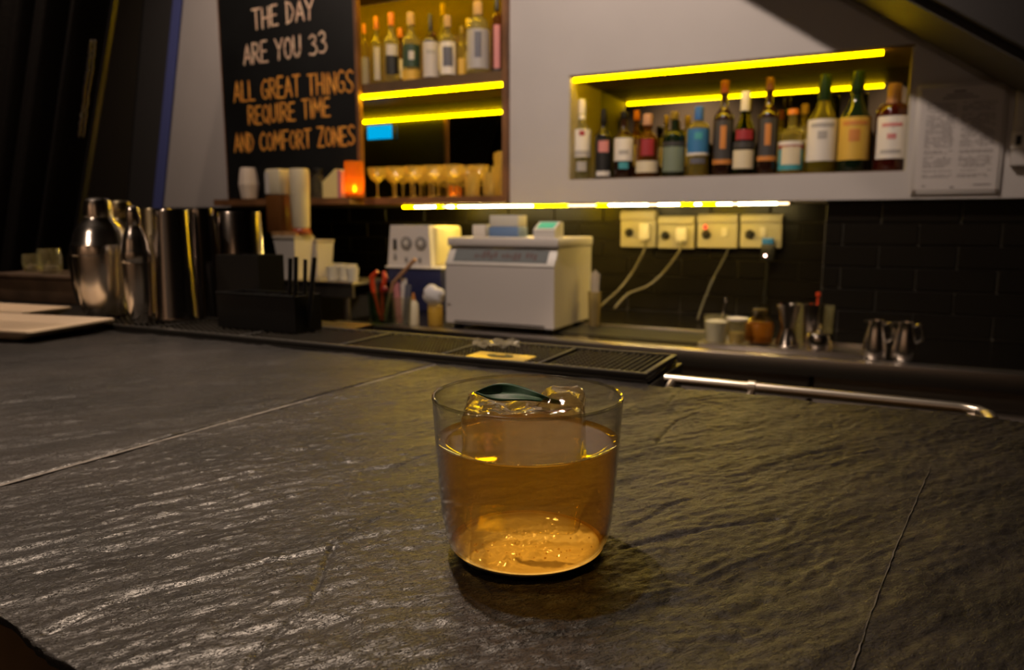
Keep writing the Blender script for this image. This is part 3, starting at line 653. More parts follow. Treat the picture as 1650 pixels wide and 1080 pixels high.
UG = 'bottles on the wooden shelf unit'
ZS = SZ+0.0402
U1 = 2.47
bottle(591, 13, 38, U1+.055, ZS, G_pale, 'orange', [(.1, .5, 1.2, 'grey')], 'slim yellow bottle at the left end of the wooden shelf', UG, 'tall')
bottle(610, 19, 26, U1+.01, ZS, G_clear, 'orange', [(.10, .56, .5, 'white')], 'clear bottle with narrow white label and orange cap on the wooden shelf', UG, 'std', capf=.2)
bottle(634, 26, 20, U1, ZS, G_clear, 'orange', [(.14, .40, .9, 'black'), (.40, .55, .7, 'silver', 'emblem')], 'clear bottle with black lower label and orange cap on the wooden shelf', UG, 'std', capf=.2)
bottle(665, 30, 20, U1, ZS, G_clear, 'cork', [(.22, .54, 1.3, 'green'), (.32, .44, .3, 'silver', 'emblem'), (.02, .18, 1.3, 'yellow', 'stripe')], 'clear bottle with dark green patterned label on the wooden shelf', UG, 'std', capf=.2)
bottle(696, 26, 22, U1, ZS, G_dark, 'black', [(.06, .58, 1.4, 'silver'), (.40, .46, .6, 'grey', 'print')], 'dark long-necked bottle with silver label on the wooden shelf', UG, 'std', neck=.24, capf=.3)
bottle(723, 27, 25, U1, ZS, G_clear, 'cork', [(.08, .58, 1.1, 'white'), (.20, .50, .62, 'slate', 'emblem')], 'clear bottle with dark round emblem on white label on the wooden shelf', UG, 'squat', capf=.2, neck=.38)
bottle(745, 16, 42, U1+.03, ZS, G_pale, 'gold', [(.1, .4, .8, 'yellow')], 'small yellow bottle between emblem bottle and the large pale bottle', UG, 'std')
bottle(771, 38, 3, U1, ZS, G_clear, 'cork', [(.10, .62, 1.2, 'grey'), (.24, .58, .30, 'slate', 'emblem')], 'largest pale bottle with long grey label on the wooden shelf', UG, 'dome', capf=.2)
bottle(801, 20, -8, U1, ZS, G_amber, 'black', [(.08, .62, .5, 'pink'), (.04, .08, 1.3, 'black', 'stripe')], 'bottle with tall pink label at the right end of the wooden shelf', UG, 'tall', capf=.22)
bottle(716, 20, 5, 2.60, ZS, G_olive, 'cork', [(.2, .5, 1.2, 'cream')], 'tall olive bottle half hidden behind the round emblem bottle', UG, 'std')
bottle(648, 22, 45, 2.60, ZS, G_amber, 'orange', [(.2, .5, 1.2, 'cream')], 'amber bottle half hidden behind the green label bottle on the wooden shelf', UG, 'std')
bottle(700, 18, 52, 2.63, ZS, G_amber, 'red', [(.2, .5, 1.2, 'cream')], 'amber bottle half hidden behind the silver label bottle', UG, 'std')
bottle(756, 20, 30, 2.60, ZS, G_olive, 'gold', [(.2, .5, 1.2, 'cream')], 'olive bottle half hidden behind the largest pale bottle', UG, 'std')

# ================================================================== STEMWARE ON THE LOWER SHELF
G_gl = clear('bar_glass', (0.93, 0.93, 0.86), 0.08, 1.7, haze=.08, hazecol=(.9, .85, .6)); G_shelf = clear('lit_shelf_glass', (0.95, 0.94, 0.85), 0.14, 2.0, haze=.28, hazecol=(1, .76, .22))  # shelf glasses: yellow glow of the strip light is put into the haze
ZG = 1.2945
def coupe_mesh():
    b = MB()
    b.lathe([(0, 0), (.028, 0), (.029, .0015), (.010, .004), (.0035, .008), (.0032, .055), (.008, .062), (.026, .075), (.037, .098), (.039, .118), (.0382, .118), (.036, .098), (.025, .077), (.006, .0645), (0, .0642)], 20)
    return b
def tumbler_mesh(r, h): return MB().lathe([(0, 0), (r*.82, 0), (r*.88, .003), (r, h), (r*.96, h), (r*.84, .010), (0, .009)], 20)
proto = {}
def glassware(kind, x, y, lab, mk):
    if kind not in proto:
        o_ = mk().build(kind, G_shelf); proto[kind] = o_
    else:
        o_ = proto[kind].copy(); COL.objects.link(o_)
    o_.location = (x, y, ZG)
    return tag(o_, lab, 'glass', 'glassware on the lower shelf')
xs = np.linspace(-1.806, -1.46, 5)
ORD = ('first', 'second', 'third', 'fourth', 'fifth')
for r_, (yy, rn_) in enumerate(((2.435, 'front'), (2.525, 'middle'), (2.61, 'rear'))):
    for i, x in enumerate(xs):
        glassware('coupe_glass', float(x)+(0.0 if r_ != 1 else 0.012), yy, '%s coupe glass from the divider in the %s row below the strip light' % (ORD[i], rn_), coupe_mesh)
k = 0
for (x, y, kind, r, h, lab) in ((-1.372, 2.425, 'short_tumbler', .030, .085, 'short tumbler glass nearest the coupes in front on the lower shelf'), (-1.300, 2.43, 'short_tumbler', .030, .085, 'short tumbler glass in front of the tall glasses on the lower shelf'),
        (-1.385, 2.50, 'stem_goblet', 0, 0, 'goblet behind the short tumblers, left one on the lower shelf'), (-1.300, 2.515, 'highball_glass', .028, .16, 'tall highball glass left of the corner on the lower shelf'),
        (-1.256, 2.455, 'highball_glass', .028, .16, 'tall highball glass beside the right side panel on the lower shelf'), (-1.255, 2.57, 'highball_glass', .028, .16, 'tall highball glass at the back right corner of the lower shelf'),
        (-1.345, 2.60, 'stem_goblet', 0, 0, 'goblet at the back between the highball glasses on the lower shelf')):
    if kind == 'stem_goblet': glassware('coupe_goblet', x, y, lab, coupe_mesh)
    else: glassware(kind, x, y, lab, lambda: tumbler_mesh(r, h))

# small lit display fixed to the mirror, upper left of the glasses
a, c = atY(592, 226, 2.672), atY(632, 200, 2.672)
scr = thing('blue_display', 'small glowing blue display above the glasses beside the chalkboard', 'display', ((a.x+c.x)/2, 2.672, (a.z+c.z)/2), 0)
hw, hh = (c.x-a.x)/2, (c.z-a.z)/2
MB().box(-hw, hw, .001, .0165, -hh, hh, .003).build('housing', M_black, scr)
MB().box(-hw+.002, hw-.002, -.0012, .0005, -hh+.002, hh-.002, .0005).build('screen', glow('blue_screen', (0.0, 0.42, 0.80), 1.0), scr)

# ================================================================== ITEMS ON THE CHALKBOARD LEDGE
LZ = 1.2947; LY = 2.325
def ledge(px): p = atY(px, 322, LY); p.z = LZ; return p
M_paper = mat('white_paper_cup', (0.70, 0.60, 0.50), 0.6)
p = ledge(402); o = MB().lathe([(0, 0), (.030, 0), (.033, .006), (.041, .06), (.036, .10), (.030, .128), (.027, .129), (.033, .10), (.037, .06), (.029, .01), (0, .008)], 10).build('faceted_vase', M_paper, smooth=False)
o.location = p; tag(o, 'pale faceted vase on the ledge below the chalkboard', 'vase')
p = ledge(514); t_ = thing('glass_jar', 'small glass jar with black lid on the chalkboard ledge', 'jar', p)
MB().lathe([(0, 0), (.024, 0), (.026, .004), (.026, .075), (.020, .088), (.020, .095)], 20).build('jar_body', G_gl, t_)
MB().lathe([(0, .0955), (.024, .0955), (.024, .112), (.022, .114), (0, .114)], 20).build('lid', M_black, t_)
p = ledge(543); t_ = thing('paper_pouch', 'cream paper pouch with a slanted top beside the orange lantern', 'pouch', p)
MB().prism([(-.044, 0), (.044, 0), (.046, .10), (.020, .108), (-.044, .060)], -.030, .030, 'y').build('pouch_body', mat('cream_pouch', (.72, .60, .26), .6), t_, smooth=False)
MB().prism([(.030, .0), (.047, 0), (.049, .101), (.032, .105)], -.032, -.0302, 'y').build('side_print', LAB['pink'], t_, smooth=False)
p = ledge(572); t_ = thing('candle_lantern', 'glowing orange candle lantern at the right end of the chalkboard ledge', 'lantern', p)
MB().lathe([(.030, 0), (.034, .005), (.039, .06), (.037, .135), (.0355, .135), (.0375, .06), (.0325, .008)], 20).build('lantern_glass', clear('orange_glass', (1.0, .62, .14), .1, 1.45, .5, (1.0, .52, .05)), t_)
MB().lathe([(0, 0.001), (.029, 0.001), (.029, .018), (0, .018)], 16).build('candle', mat('wax', (.8, .5, .2), .5), t_)
fl = MB().lathe([(0, .019), (.006, .026), (.0075, .032), (.004, .044), (0, .052)], 12).build('flame', glow('flame_glow', (1.0, .45, .06), 45.0), t_)
# ================================================================== ON THE GREY WALL
nf = thing('notice', 'printed white notice in a clear holder on the wall beside the niche', 'notice', (0, 0, 0))
MB().box(0.050, 0.262, 2.392, 2.399, 1.280, 1.572, 0.001).build('backing', mat('notice_board', (.42, .39, .37), .5), nf)
MB().box(0.060, 0.252, 2.3905, 2.3915, 1.290, 1.562).build('paper', mat('notice_paper', (.47, .43, .41), .6), nf, smooth=False)
pr = MB()
def dash(x0, x1, z, h=0.0016): pr.box(x0, x1, 2.3898, 2.3903, z, z+h)
dash(0.137, 0.165, 1.548, .005); dash(0.120, 0.182, 1.540, .003); dash(0.110, 0.195, 1.532, .003)
z = 1.520
while z > 1.315:
    for a, c in ((.076, .146), (.160, .238)):
        x = a
        while x < c-0.004:
            l = random.uniform(.004, .014); l = min(l, c-x)
            if random.random() < .82: dash(x, x+l, z)
            x += l+.002
    z -= random.choice((.0052, .0052, .0052, .011))
dash(.078, .086, 1.300, .003); dash(.20, .24, 1.302, .003); dash(.145, .155, 1.2955, .004)
pt_ = pr.build('printed_text', mat('print_grey', (.17, .15, .145), .7), nf, smooth=False); pt_['label'] = 'faint grey printed lines'; pt_['kind'] = 'stuff'
for x in (.058, .254):
    for z in (1.288, 1.564):
        MB().lathe([(0, .003), (.0038, .0025), (.0042, 0), (0, 0)], 12, M=Matrix.Translation((x, 2.3895, z)) @ Matrix.Rotation(PI/2, 4, 'X')).build('screw', M_steel, nf)
sp = thing('switch_box', 'grey wall box with a small switch right of the notice', 'switch', (0, 0, 0))
q = atY(1626, 268, 2.40)
MB().box(q.x, q.x+0.30, 2.375, 2.399, q.z, q.z+0.34, 0.003).build('box', M_wall, sp)
q2 = atY(1641, 226, 2.372)
MB().box(q2.x-.016, q2.x+.045, 2.371, 2.3748, q2.z-.022, q2.z+.022, .001).build('plate', M_white, sp)
MB().box(q2.x-.006, q2.x+.006, 2.368, 2.3708, q2.z-.012, q2.z+.012, .001).build('rocker', M_dark, sp)

# sockets on the tiles
M_sock = mat('socket_plastic', (.44, .40, .30), .4)
SY = 2.70
def sock(px0, px1, py0, py1, label, plugs):
    a, c = atY(px0, py1, SY-.03), atY(px1, py0, SY-.03)
    w_, h_ = (c.x-a.x), (c.z-a.z)
    s = thing('wall_socket', label, 'socket', (a.x, SY-.001, a.z), 0, 'sockets on the tiles')
    MB().box(0, w_, -.034, 0, 0, h_, .004).build('housing', M_sock, s)
    MB().box(-.004*0, w_, -.046, -.0345, h_*.74, h_*.96, .004).build('cover_lip', M_sock, s)
    for u, kind in plugs:
        x = u*w_
        if kind == 'black':
            pl = MB().lathe([(0, 0), (.014, 0), (.016, .006), (.012, .020), (.006, .030), (0, .031)], 12, M=Matrix.Translation((x, -.0345, h_*.40)) @ Matrix.Rotation(PI/2, 4, 'X')).build('plug', M_black, s)
        elif kind == 'white':
            pl = MB().box(x-.019, x+.019, -.068, -.0345, h_*.20, h_*.66, .006).build('plug', M_white, s)
        elif kind == 'switch':
            MB().box(x-.010, x+.010, -.040, -.0345, h_*.34, h_*.60, .002).build('switch_rocker', M_white, s)
        elif kind == 'red':
            MB().ball((x, -.048, h_*.62), .0065, (1, .6, 1.3), 10, 7).build('indicator', mat('red_indicator', (.6, .01, .01), .3, emit=((1, .02, .02), 1.5)), s)['label'] = 'red indicator light'
    return s
sock(1000, 1058, 339, 398, 'double wall socket at the left with a black plug and yellow cast', [(.26, 'black'), (.74, 'white')])
sock(1060, 1120, 348, 400, 'wall socket with black plug and white adapter, second from the left', [(.22, 'black'), (.70, 'white')])
sock(1123, 1190, 345, 399, 'wall socket with a red indicator, third from the left', [(.22, 'red'), (.24, 'black'), (.68, 'switch')])
sock(1192, 1262, 345, 399, 'wall socket at the right end above the black charger', [(.24, 'black'), (.55, 'switch')])
def cable(label, pts, m, r=.0042):
    P = [atY(px, py, Y) for px, py, Y in pts]
    # smooth catmull-rom
    Q = []
    for i in range(len(P)-1):
        p0, p1, p2, p3 = P[max(i-1, 0)], P[i], P[i+1], P[min(i+2, len(P)-1)]
        for k_ in range(6):
            t_ = k_/6; Q.append(.5*((2*p1)+(p2-p0)*t_+(2*p0-5*p1+4*p2-p3)*t_*t_+(3*p1-p0-3*p2+p3)*t_**3))
    Q.append(P[-1])
    return tag(MB().tube(Q, r, 8).build('power_cable', m), label, 'cable', 'cables below the sockets')
M_cab = mat('grey_cable', (.12, .105, .075), .5); M_cab2 = mat('dark_grey_cable', (.05, .047, .043), .5)
cable('pale cable curving down from the leftmost socket', [(1042, 386, 2.625), (1036, 408, 2.62), (1018, 440, 2.62), (998, 466, 2.58), (978, 484, 2.5), (968, 494, 2.45)], M_cab)
cable('pale cable falling from the second socket towards the machine', [(1101, 388, 2.63), (1094, 406, 2.62), (1070, 438, 2.62), (1045, 460, 2.58), (1012, 474, 2.5), (990, 497, 2.45)], M_cab)
cable('dark cable hanging straight down from the third socket to the worktop', [(1174, 400, 2.675), (1164, 422, 2.64), (1148, 452, 2.62), (1134, 486, 2.55), (1124, 515, 2.45)], M_cab2, .0038)
a, c = atY(1226, 410, 2.655), atY(1250, 386, 2.655)
ch = thing('charger', 'black plug-in charger with a blue top and a lit dot', 'charger', ((a.x+c.x)/2, 2.655, a.z-.02), 0)
hh = c.z-a.z; hw = (c.x-a.x)/2
MB().box(-hw, hw, -.012, .012, 0, hh+.004, .004).build('charger_body', M_black, ch)
MB().box(-hw*.9, hw*.75, -.014, .012, hh+.0045, hh+.025, .003).build('blue_top', mat('blue_plastic', (.02, .16, .60), .4), ch)['label'] = 'blue top'
q = atY(1233, 412, 2.643)
MB().ball((q.x-(a.x+c.x)/2, -.0125, q.z-(a.z-.02)), .0042, (1, .6, 1), 10, 7).build('power_light', glow('pink_dot', (1.0, .55, .45), 14.0), ch)
MB().tube([(0, 0, .004), (0.0, .0, -.05), (-.004, 0.0, -.12), (.0, .0, atZ(1240, 500, ZW).z-(a.z-.02)+.004)], .0045, 8).build('cord', M_black, ch)

# ================================================================== WHITE MACHINE
mx0, mx1, my0, my1 = -1.225, -0.856, 1.992, 2.295
zf = atY(890, 431, my0).z; zp = atY(898, 399, my0+.035).z; zl = atY(901, 384, my0+.03).z
wm = thing('counter_machine', 'large white boxy countertop machine with a slanted glass panel', 'machine', (0, 0, 0))
M_mach = mat('machine_enamel', (.55, .505, .47), .42); M_mside = mat('machine_side', (.50, .46, .33), .45)
MB().prism([(my0, ZW+.016), (my0, zf), (my0+.035, zp-.002), (my1, zp-.002), (my1, ZW+.016)], mx0, mx1, 'x').build('body', M_mach, wm, smooth=False)
MB().box(mx0-.004, mx1+.004, my0+.018, my1+.004, zp, zl, .004).build('lid', M_mach, wm)
for x in (mx0+.03, mx1-.03):
    for y in (my0+.03, my1-.03): MB().lathe([(0, 0), (.014, 0), (.016, .0155), (0, .0155)], 12, c=(x, y, ZW+.0004)).build('foot', M_black, wm)
sl = Vector((0, .035, zp-.002-zf)); slen = sl.length; sa = math.atan2(sl.z, sl.y)
MX = Matrix.Translation((mx0, my0, zf)) @ Matrix.Rotation(sa, 4, 'X')
W_ = mx1-mx0
MB().box(0, W_, .0, slen, .0005, .003, .001, M=MX).build('panel_frame', M_white, wm)
g_ = MB().box(W_*.07, W_*.93, slen*.16, slen*.84, .0033, .0048, M=MX).build('control_window', mat('grey_window', (.16, .17, .17), .12), wm, smooth=False)
pn = MB()
for k in range(16):
    x = W_*(.27+.036*k)
    if random.random() < .85: pn.box(x, x+W_*.022, slen*random.uniform(.24, .4), slen*random.uniform(.5, .74), .005, .0056, M=MX)
pn.build('window_print', mat('brown_marks', (.10, .05, .045), .5), g_, smooth=False)
MB().ball((mx0+.012, my0-.001, ZW+.075), .005, (1, .4, 1), 10, 7).build('badge', M_steel, wm)
MB().box(mx0+.03, mx1-.03, my0-.0015, my0-.0002, ZW+.02, ZW+.024).build('kick_strip', M_dark, wm, smooth=False)
# on top of the machine
def on(px, Y, z): p_ = atY(px, 400, Y); p_.z = z; return p_
ZL = zl+.0003
p = on(819, 2.14, ZL); s = mpp(p); bx_ = thing('carton', 'blue and white carton on top of the white machine', 'box', p, 0.0)
MB().box(-.052, .052, -.035, .035, 0, 16*s, .002).build('blue_lower', mat('carton_blue', (.12, .20, .36), .5), bx_)
MB().box(-.050, .050, -.033, .033, 16*s+.0003, 34*s, .002).build('white_upper', mat('carton_white', (.52, .50, .44), .5), bx_)
p = on(776, 2.12, ZL); o = MB(); o.box(-.022, .022, -.02, .02, 0, 19*s, .002); o.box(-.018, .018, -.0205, -.0201, 6*s, 14*s)
o = o.build('white_box', M_white); o.location = p; tag(o, 'small white box left of the blue carton on the machine', 'box')
p = on(883, 2.06, ZL); dv = thing('card_terminal', 'small white device with green screen on the machine lid', 'terminal', p, 0.05)
MB().prism([(-.035, 0), (.04, 0), (.04, 23*s), (.015, 24*s), (-.035, 12*s)], -.034, .034, 'x').build('housing', M_white, dv, smooth=False)
vv = Vector((0, .05, 12*s)); aa = math.atan2(vv.z, vv.y)
MB().box(-.026, .026, .010, vv.length-.008, .0004, .002, M=Matrix.Translation((0, -.035, 12*s)) @ Matrix.Rotation(aa, 4, 'X')).build('green_screen', mat('green_lcd', (.05, .35, .20), .3, emit=((.05, .55, .32), .35)), dv)

# ================================================================== DIAL APPLIANCE ON NAVY BOX
a, c = atY(626, 500, 2.30), atY(711, 434, 2.30)
nb = thing('navy_crate', 'navy blue crate under the two-dial appliance', 'crate', (a.x, 2.30, ZW+.0004), 0)
MB().box(0, c.x-a.x, 0, .24, 0, c.z-ZW-.001, .006).build('crate_body', mat('navy', (.010, .013, .055), .45), nb)
MB().box(-.006, c.x-a.x+.006, -.006, .246, c.z-ZW-.0008, c.z-ZW+.006, .002).build('crate_lid', M_white, nb)
zb = c.z+.0068
e, f = atY(625, 430, 2.31), atY(692, 363, 2.31)
da = thing('dial_appliance', 'white appliance with two round dials and a yellow lit side', 'appliance', (e.x, 2.31, zb), 0)
w_, h_ = f.x-e.x, f.z-zb
MB().prism([(0, 0), (w_+.004, 0), (w_-.004, h_), (.016, h_)], 0, .03, 'y').build('front_panel', mat('appliance_front', (.52, .48, .45), .45), da, smooth=False)
MB().box(.02, w_+.012, .031, .215, .001, h_*.985, .014, 3).build('body', mat('appliance_side_lit', (.62, .54, .26), .45), da)  # yellow light falling on the side is put into this body colour
for u in (.46, .80):
    M_ = Matrix.Translation((w_*u, -.0004, h_*.56)) @ Matrix.Rotation(PI/2, 4, 'X')
    dl = MB().lathe([(0, .004), (.022, .004), (.025, .002), (.025, 0), (0, 0)], 24, M=M_).build('dial', mat('dial_grey', (.15, .14, .135), .5), da)
    MB().lathe([(0, .0075), (.006, .0075), (.007, .0042), (0, .0042)], 12, M=M_).build('dial_hub', M_white, dl)
    sp_ = MB()
    for k in range(8):
        an = k*PI/4
        sp_.box(-.0011, .0011, .0085, .020, .0042, .005, M=M_ @ Matrix.Rotation(an, 4, 'Z'))
    sp_.build('dial_marks', M_white, dl, smooth=False)
MB().box(w_*.15, w_*.23, -.004, -.0004, h_*.40, h_*.66, .001).build('rocker_switch', M_dark, da)
MB().box(w_*.16, w_*.22, -.004, -.0004, h_*.15, h_*.30, .001).build('rocker_switch', mat('grey_switch', (.2, .19, .18), .5), da)
for u in (.42, .74): MB().box(w_*u, w_*u+.012, -.004, -.0004, h_*.10, h_*.22, .001).build('button', MATS['grey_switch'], da)

# ================================================================== STEEL SIDE STAND WITH CUPS AND BINS
TY0, TY1 = 2.06, 2.29
zt = atY(550, 455, TY0).z
x0 = atY(405, 455, TY0).x; x1 = atY(568, 455, TY0).x
stt = thing('steel_stand', 'steel side stand carrying white cups and bins behind the caddy', 'stand', (0, 0, 0))
MB().box(x0, x1, TY0, TY1, zt-.012, zt, .002).build('top', M_steel, stt)
MB().box(x0+.004, x1-.004, TY0+.004, TY0+.016, zt-.055, zt-.0125).build('apron', mat('stand_apron', (.34, .31, .27), .4, 1.0), stt, smooth=False)
for x in (x0+.02, x1-.05):
    for y in (TY0+.03, TY1-.03): MB().tube([(x, y, 0.001), (x, y, zt-.0125)], .011, 10).build('leg', M_steel, stt)
MB().box(x0+.01, x1-.02, TY0+.02, TY1-.02, .25, .262).build('lower_shelf', M_steel, stt, smooth=False)
ZC = zt+.0004
def bin_(px, wtop, wbot, ptop, Y, label):
    p_ = atY(px, 455, Y); p_.z = ZC; s_ = mpp(p_); h = atY(px, ptop, Y).z-ZC
    o_ = thing('plastic_bin', label, 'bin', p_, 0, 'white bins on the steel stand')
    A_, B_ = wbot*s_/2, wtop*s_/2
    q_ = MB(); V = []
    for zz, r_ in ((0, A_), (h-.012, B_)): V.append([q_.bm.verts.new((sx*r_, sy*r_, zz)) for sx, sy in ((-1, -1), (1, -1), (1, 1), (-1, 1))])
    q_.bm.faces.new(V[0][::-1]); q_.bm.faces.new(V[1])
    for k_ in range(4): q_.bm.faces.new((V[0][k_], V[0][(k_+1) % 4], V[1][(k_+1) % 4], V[1][k_]))
    q_.build('bin_body', M_white, o_, smooth=False)
    MB().box(-B_-.003, B_+.003, -B_-.003, B_+.003, h-.0118, h, .003).build('bin_lid', mat('bin_lid_grey', (.42, .37, .30), .5), o_)
    return p_, h
pa, hA = bin_(476, 44, 30, 380, 2.14, 'white tapered bin on the steel stand, left of the two')
pb, hB = bin_(511, 40, 32, 386, 2.24, 'white tapered bin on the steel stand, right of the two')
ty = thing('wooden_tray', 'small wooden tray lying on the left white bin', 'tray', (pa.x+.002, pa.y, ZC+hA+.0004), 0)
MB().box(-.066, .052, -.042, .042, 0, .008, .002).build('tray_base', mat('tray_wood', (.36, .20, .08), .5, noise=(20, .3)), ty)
MB().box(-.066, .052, -.046, -.0425, 0, .014, .001).build('tray_rim', MATS['tray_wood'], ty)
zt2 = ZC+hA+.0090
p = atY(486, 380, pa.y); p.z = zt2; s = mpp(p); hb = atY(486, 272, pa.y).z-zt2; r = 15.5*s
bt = thing('cream_dispenser', 'tall cream cylindrical dispenser standing on the wooden tray', 'dispenser', p)
MB().lathe([(0, .02), (r*.86, .02), (r*.9, .024), (r, hb*.62), (r*1.02, hb*.66), (r*1.04, hb*.70), (r*1.04, hb*.95), (r*.95, hb), (0, hb)], 24).build('dispenser_body', M_cream, bt)
MB().lathe([(0, 0), (r*.95, 0), (r*.95, .012), (r*.8, .0195), (0, .0195)], 20).build('red_base', mat('red_brown_base', (.32, .06, .02), .4), bt)['label'] = 'dark red base'
MB().ball((0, -r*1.0, hb*.62), .006, (1, .5, .7), 10, 7).build('tap_button', M_cream, bt)
p = atY(453, 380, pa.y-.002); p.z = zt2; hc = atY(453, 273, pa.y).z-zt2; r = 15.5*s
cn = thing('brown_canister', 'dark brown canister with a cream cap left of the cream dispenser', 'canister', p)
MB().box(-r, r, -r, r, 0, hc*.60, .006).build('canister_body', mat('brown_plastic', (.13, .05, .012), .35), cn)
MB().box(-r*.95, r*1.0, -r*.95, r*.95, hc*.602, hc, .006).build('canister_cap', M_cream, cn)
MB().box(-r*.96, -r*.4, -r*.975, -r*.955, hc*.62, hc*.95).build('paper_label', M_white, cn, smooth=False)
k = 0
for (px, Y, txt) in ((536, 2.12, 'first from the bins, front row'), (556, 2.14, 'second from the bins, front row'), (548, 2.26, 'behind the front pair'), (566, 2.25, 'at the right end, rear row'), (530, 2.30, 'close behind the right bin'), (568, 2.09, 'at the right front corner')):
    p = atY(px, 448, Y); p.z = ZC
    if k == 0:
        cp = MB().lathe([(0, 0), (.017, 0), (.019, .002), (.0235, .050), (.0225, .050), (.0175, .005), (0, .0045)], 18).build('paper_cup', mat('cup_white', (.66, .62, .50), .5))
        o = cp
    else:
        o = cp.copy(); COL.objects.link(o)
    o.location = p; tag(o, 'small white cup on the steel stand, '+txt, 'cup', 'white cups on the steel stand'); k += 1

# ================================================================== JARS AND TOOLS LEFT OF THE MACHINE
def wp(px, py): return atZ(px, py, ZW+.0004)
def jar(px, py, wpx, ptop, label, m=None, name='glass_jar'):
    p_ = wp(px, py); s_ = mpp(p_); r_ = wpx*s_/2; h = atY(px, ptop, p_.y).z-p_.z
    o_ = MB().lathe([(0, 0), (r_*.8, 0), (r_*.9, .004), (r_, h*.9), (r_*1.05, h), (r_*1.0, h), (r_*.94, h*.9), (r_*.84, .008), (0, .007)], 22).build(name, m or G_gl)
    o_.location = p_; tag(o_, label, 'jar'); return p_, r_, h
pj, rj, hj = jar(616, 522, 44, 470, 'clear jar of red tongs at the left of the white machine', clear('green_jar', (.62, .76, .68)))
tg = thing('red_tongs', 'orange red tongs standing in the clear jar', 'tongs', pj)
for s_ in (-1, 1):
    MB().tube([(s_*.004, 0, .012), (s_*.012-.01, 0, hj*.7), (s_*.020-.012, -.004, hj*1.1), (s_*.026-.006, -.006, hj*1.45), (s_*.012+.002, -.004, hj*1.62)], .0065, 10, radii=[.004, .005, .0075, .009, .006]).build('tong_arm', mat('red_plastic', (.62, .06, .015), .35), tg)
MB().ball((.016, -.006, hj*1.08), .012, (1, .8, 1), 12, 8).build('tong_pad', mat('deep_red', (.22, .012, .012), .4), tg)
P0, P1 = atY(628, 462, pj.y), atY(669, 418, pj.y)
st_ = MB().tube([pj+Vector((.004, .006, .012)), P0+(P1-P0)*.15, P1], .006, 10, radii=[.005, .006, .0065]).build('wooden_stirrer', mat('pale_wood', (.50, .27, .13), .6)); tag(st_, 'pale wooden stick leaning out of the jar of red tongs', 'stick')
p2, r2, h2 = jar(650, 524, 34, 478, 'clear jar in the middle, holding pink packets beside the tongs')
pk = thing('sugar_packets', 'pink and white packets standing in the middle jar', 'packet', p2)
for k, (dx, dy, hh_, m_) in enumerate(((-.010, -.004, 1.5, LAB['pink']), (.002, .004, 1.62, M_white), (.010, -.003, 1.45, LAB['slate']))):
    MB().box(dx-.011, dx+.011, dy-.0015, dy+.0015, .009, h2*hh_, .0008, M=Matrix.Rotation((k-1)*.10, 4, 'Y')).build('packet', m_, pk)
p3 = wp(667, 524); s = mpp(p3)
o = thing('cream_bottle', 'small cream squeeze bottle between the jars and white pouch', 'bottle', p3)
MB().lathe([(0, 0), (8*s, 0), (8.5*s, .004), (8*s, 34*s), (4*s, 40*s), (0, 40.5*s)], 16).build('bottle_body', M_cream, o)
MB().lathe([(0, 40.6*s), (3*s, 40.6*s), (1.5*s, 52*s), (0, 52*s)], 12).build('nozzle', mat('orange_nozzle', (.65, .25, .05), .4), o)
p4 = wp(703, 527); s = mpp(p4); h4 = atY(703, 494, p4.y).z-p4.z
o = thing('yellow_canister', 'small mustard yellow canister tucked against the white machine', 'canister', (p4.x-.022, p4.y+.03, p4.z))
MB().lathe([(0, 0), (11.5*s, 0), (12*s, .003), (12*s, h4*.9), (11*s, h4*.95), (0, h4*.95)], 20).build('canister_body', mat('mustard', (.46, .27, .03), .4), o)
MB().lathe([(0, h4*.952), (12.3*s, h4*.952), (12.3*s, h4), (0, h4)], 20).build('canister_lid', mat('mustard_lid', (.5, .34, .10), .4), o)
bm_ = MB(); bm_.ball((0, 0, .033), .036, (1.05, .7, .92), 16, 12)
for v_ in bm_.bm.verts:
    f = 1+.14*math.sin(v_.co.x*150+v_.co.z*90)*math.cos(v_.co.z*120+1); v_.co.x *= f; v_.co.y *= f
    if v_.co.z > .05: v_.co.x *= .72; v_.co.x -= .006
o = bm_.build('white_pouch', mat('white_cloth', (.66, .64, .64), .7)); o.location = (p4.x-.026, p4.y+.028, p4.z+h4+.0004); tag(o, 'crumpled white cloth bundle on the mustard canister', 'cloth')
# straws right of the machine
p5 = wp(957, 527); s = mpp(p5); h5 = atY(957, 470, p5.y).z-p5.z
o = MB().lathe([(0, 0), (9*s, 0), (11*s, h5), (10.4*s, h5), (8.6*s, .004), (0, .004)], 18).build('straw_cup', clear('cream_clear', (.75, .70, .50), .1, 1.45, .35, (.6, .52, .3))); o.location = p5; tag(o, 'clear cup of straws at the right of the white machine', 'cup')
stw = thing('straw_bunch', 'bunch of white paper straws in the cup beside the machine', 'straws', p5)
for k in range(9):
    a_ = k*2.4; r_ = .003+.0011*k*.8
    MB().tube([(r_*math.cos(a_)*.6, r_*math.sin(a_)*.6, .006), (r_*math.cos(a_)*1.3, r_*math.sin(a_)*1.3, .006+86*s+random.uniform(-4, 4)*s)], .0027, 7).build('straw', mat('straw_white', (.55, .48, .38), .5), stw)

# ================================================================== RIGHT OF THE SINK
def vessel(name, px, py, wpx, ptop, label, cat, m, prof=None, grp=None):
    p_ = wp(px, py); p_.y += 0.0; s_ = mpp(p_); r_ = wpx*s_/2; h = atY(px, ptop, p_.y).z-p_.z
    pf = prof(r_, h) if prof else [(0, 0), (r_*.8, 0), (r_*.85, .003), (r_, h), (r_*.95, h), (r_*.8, .006), (0, .006)]
    return p_, r_, h, pf
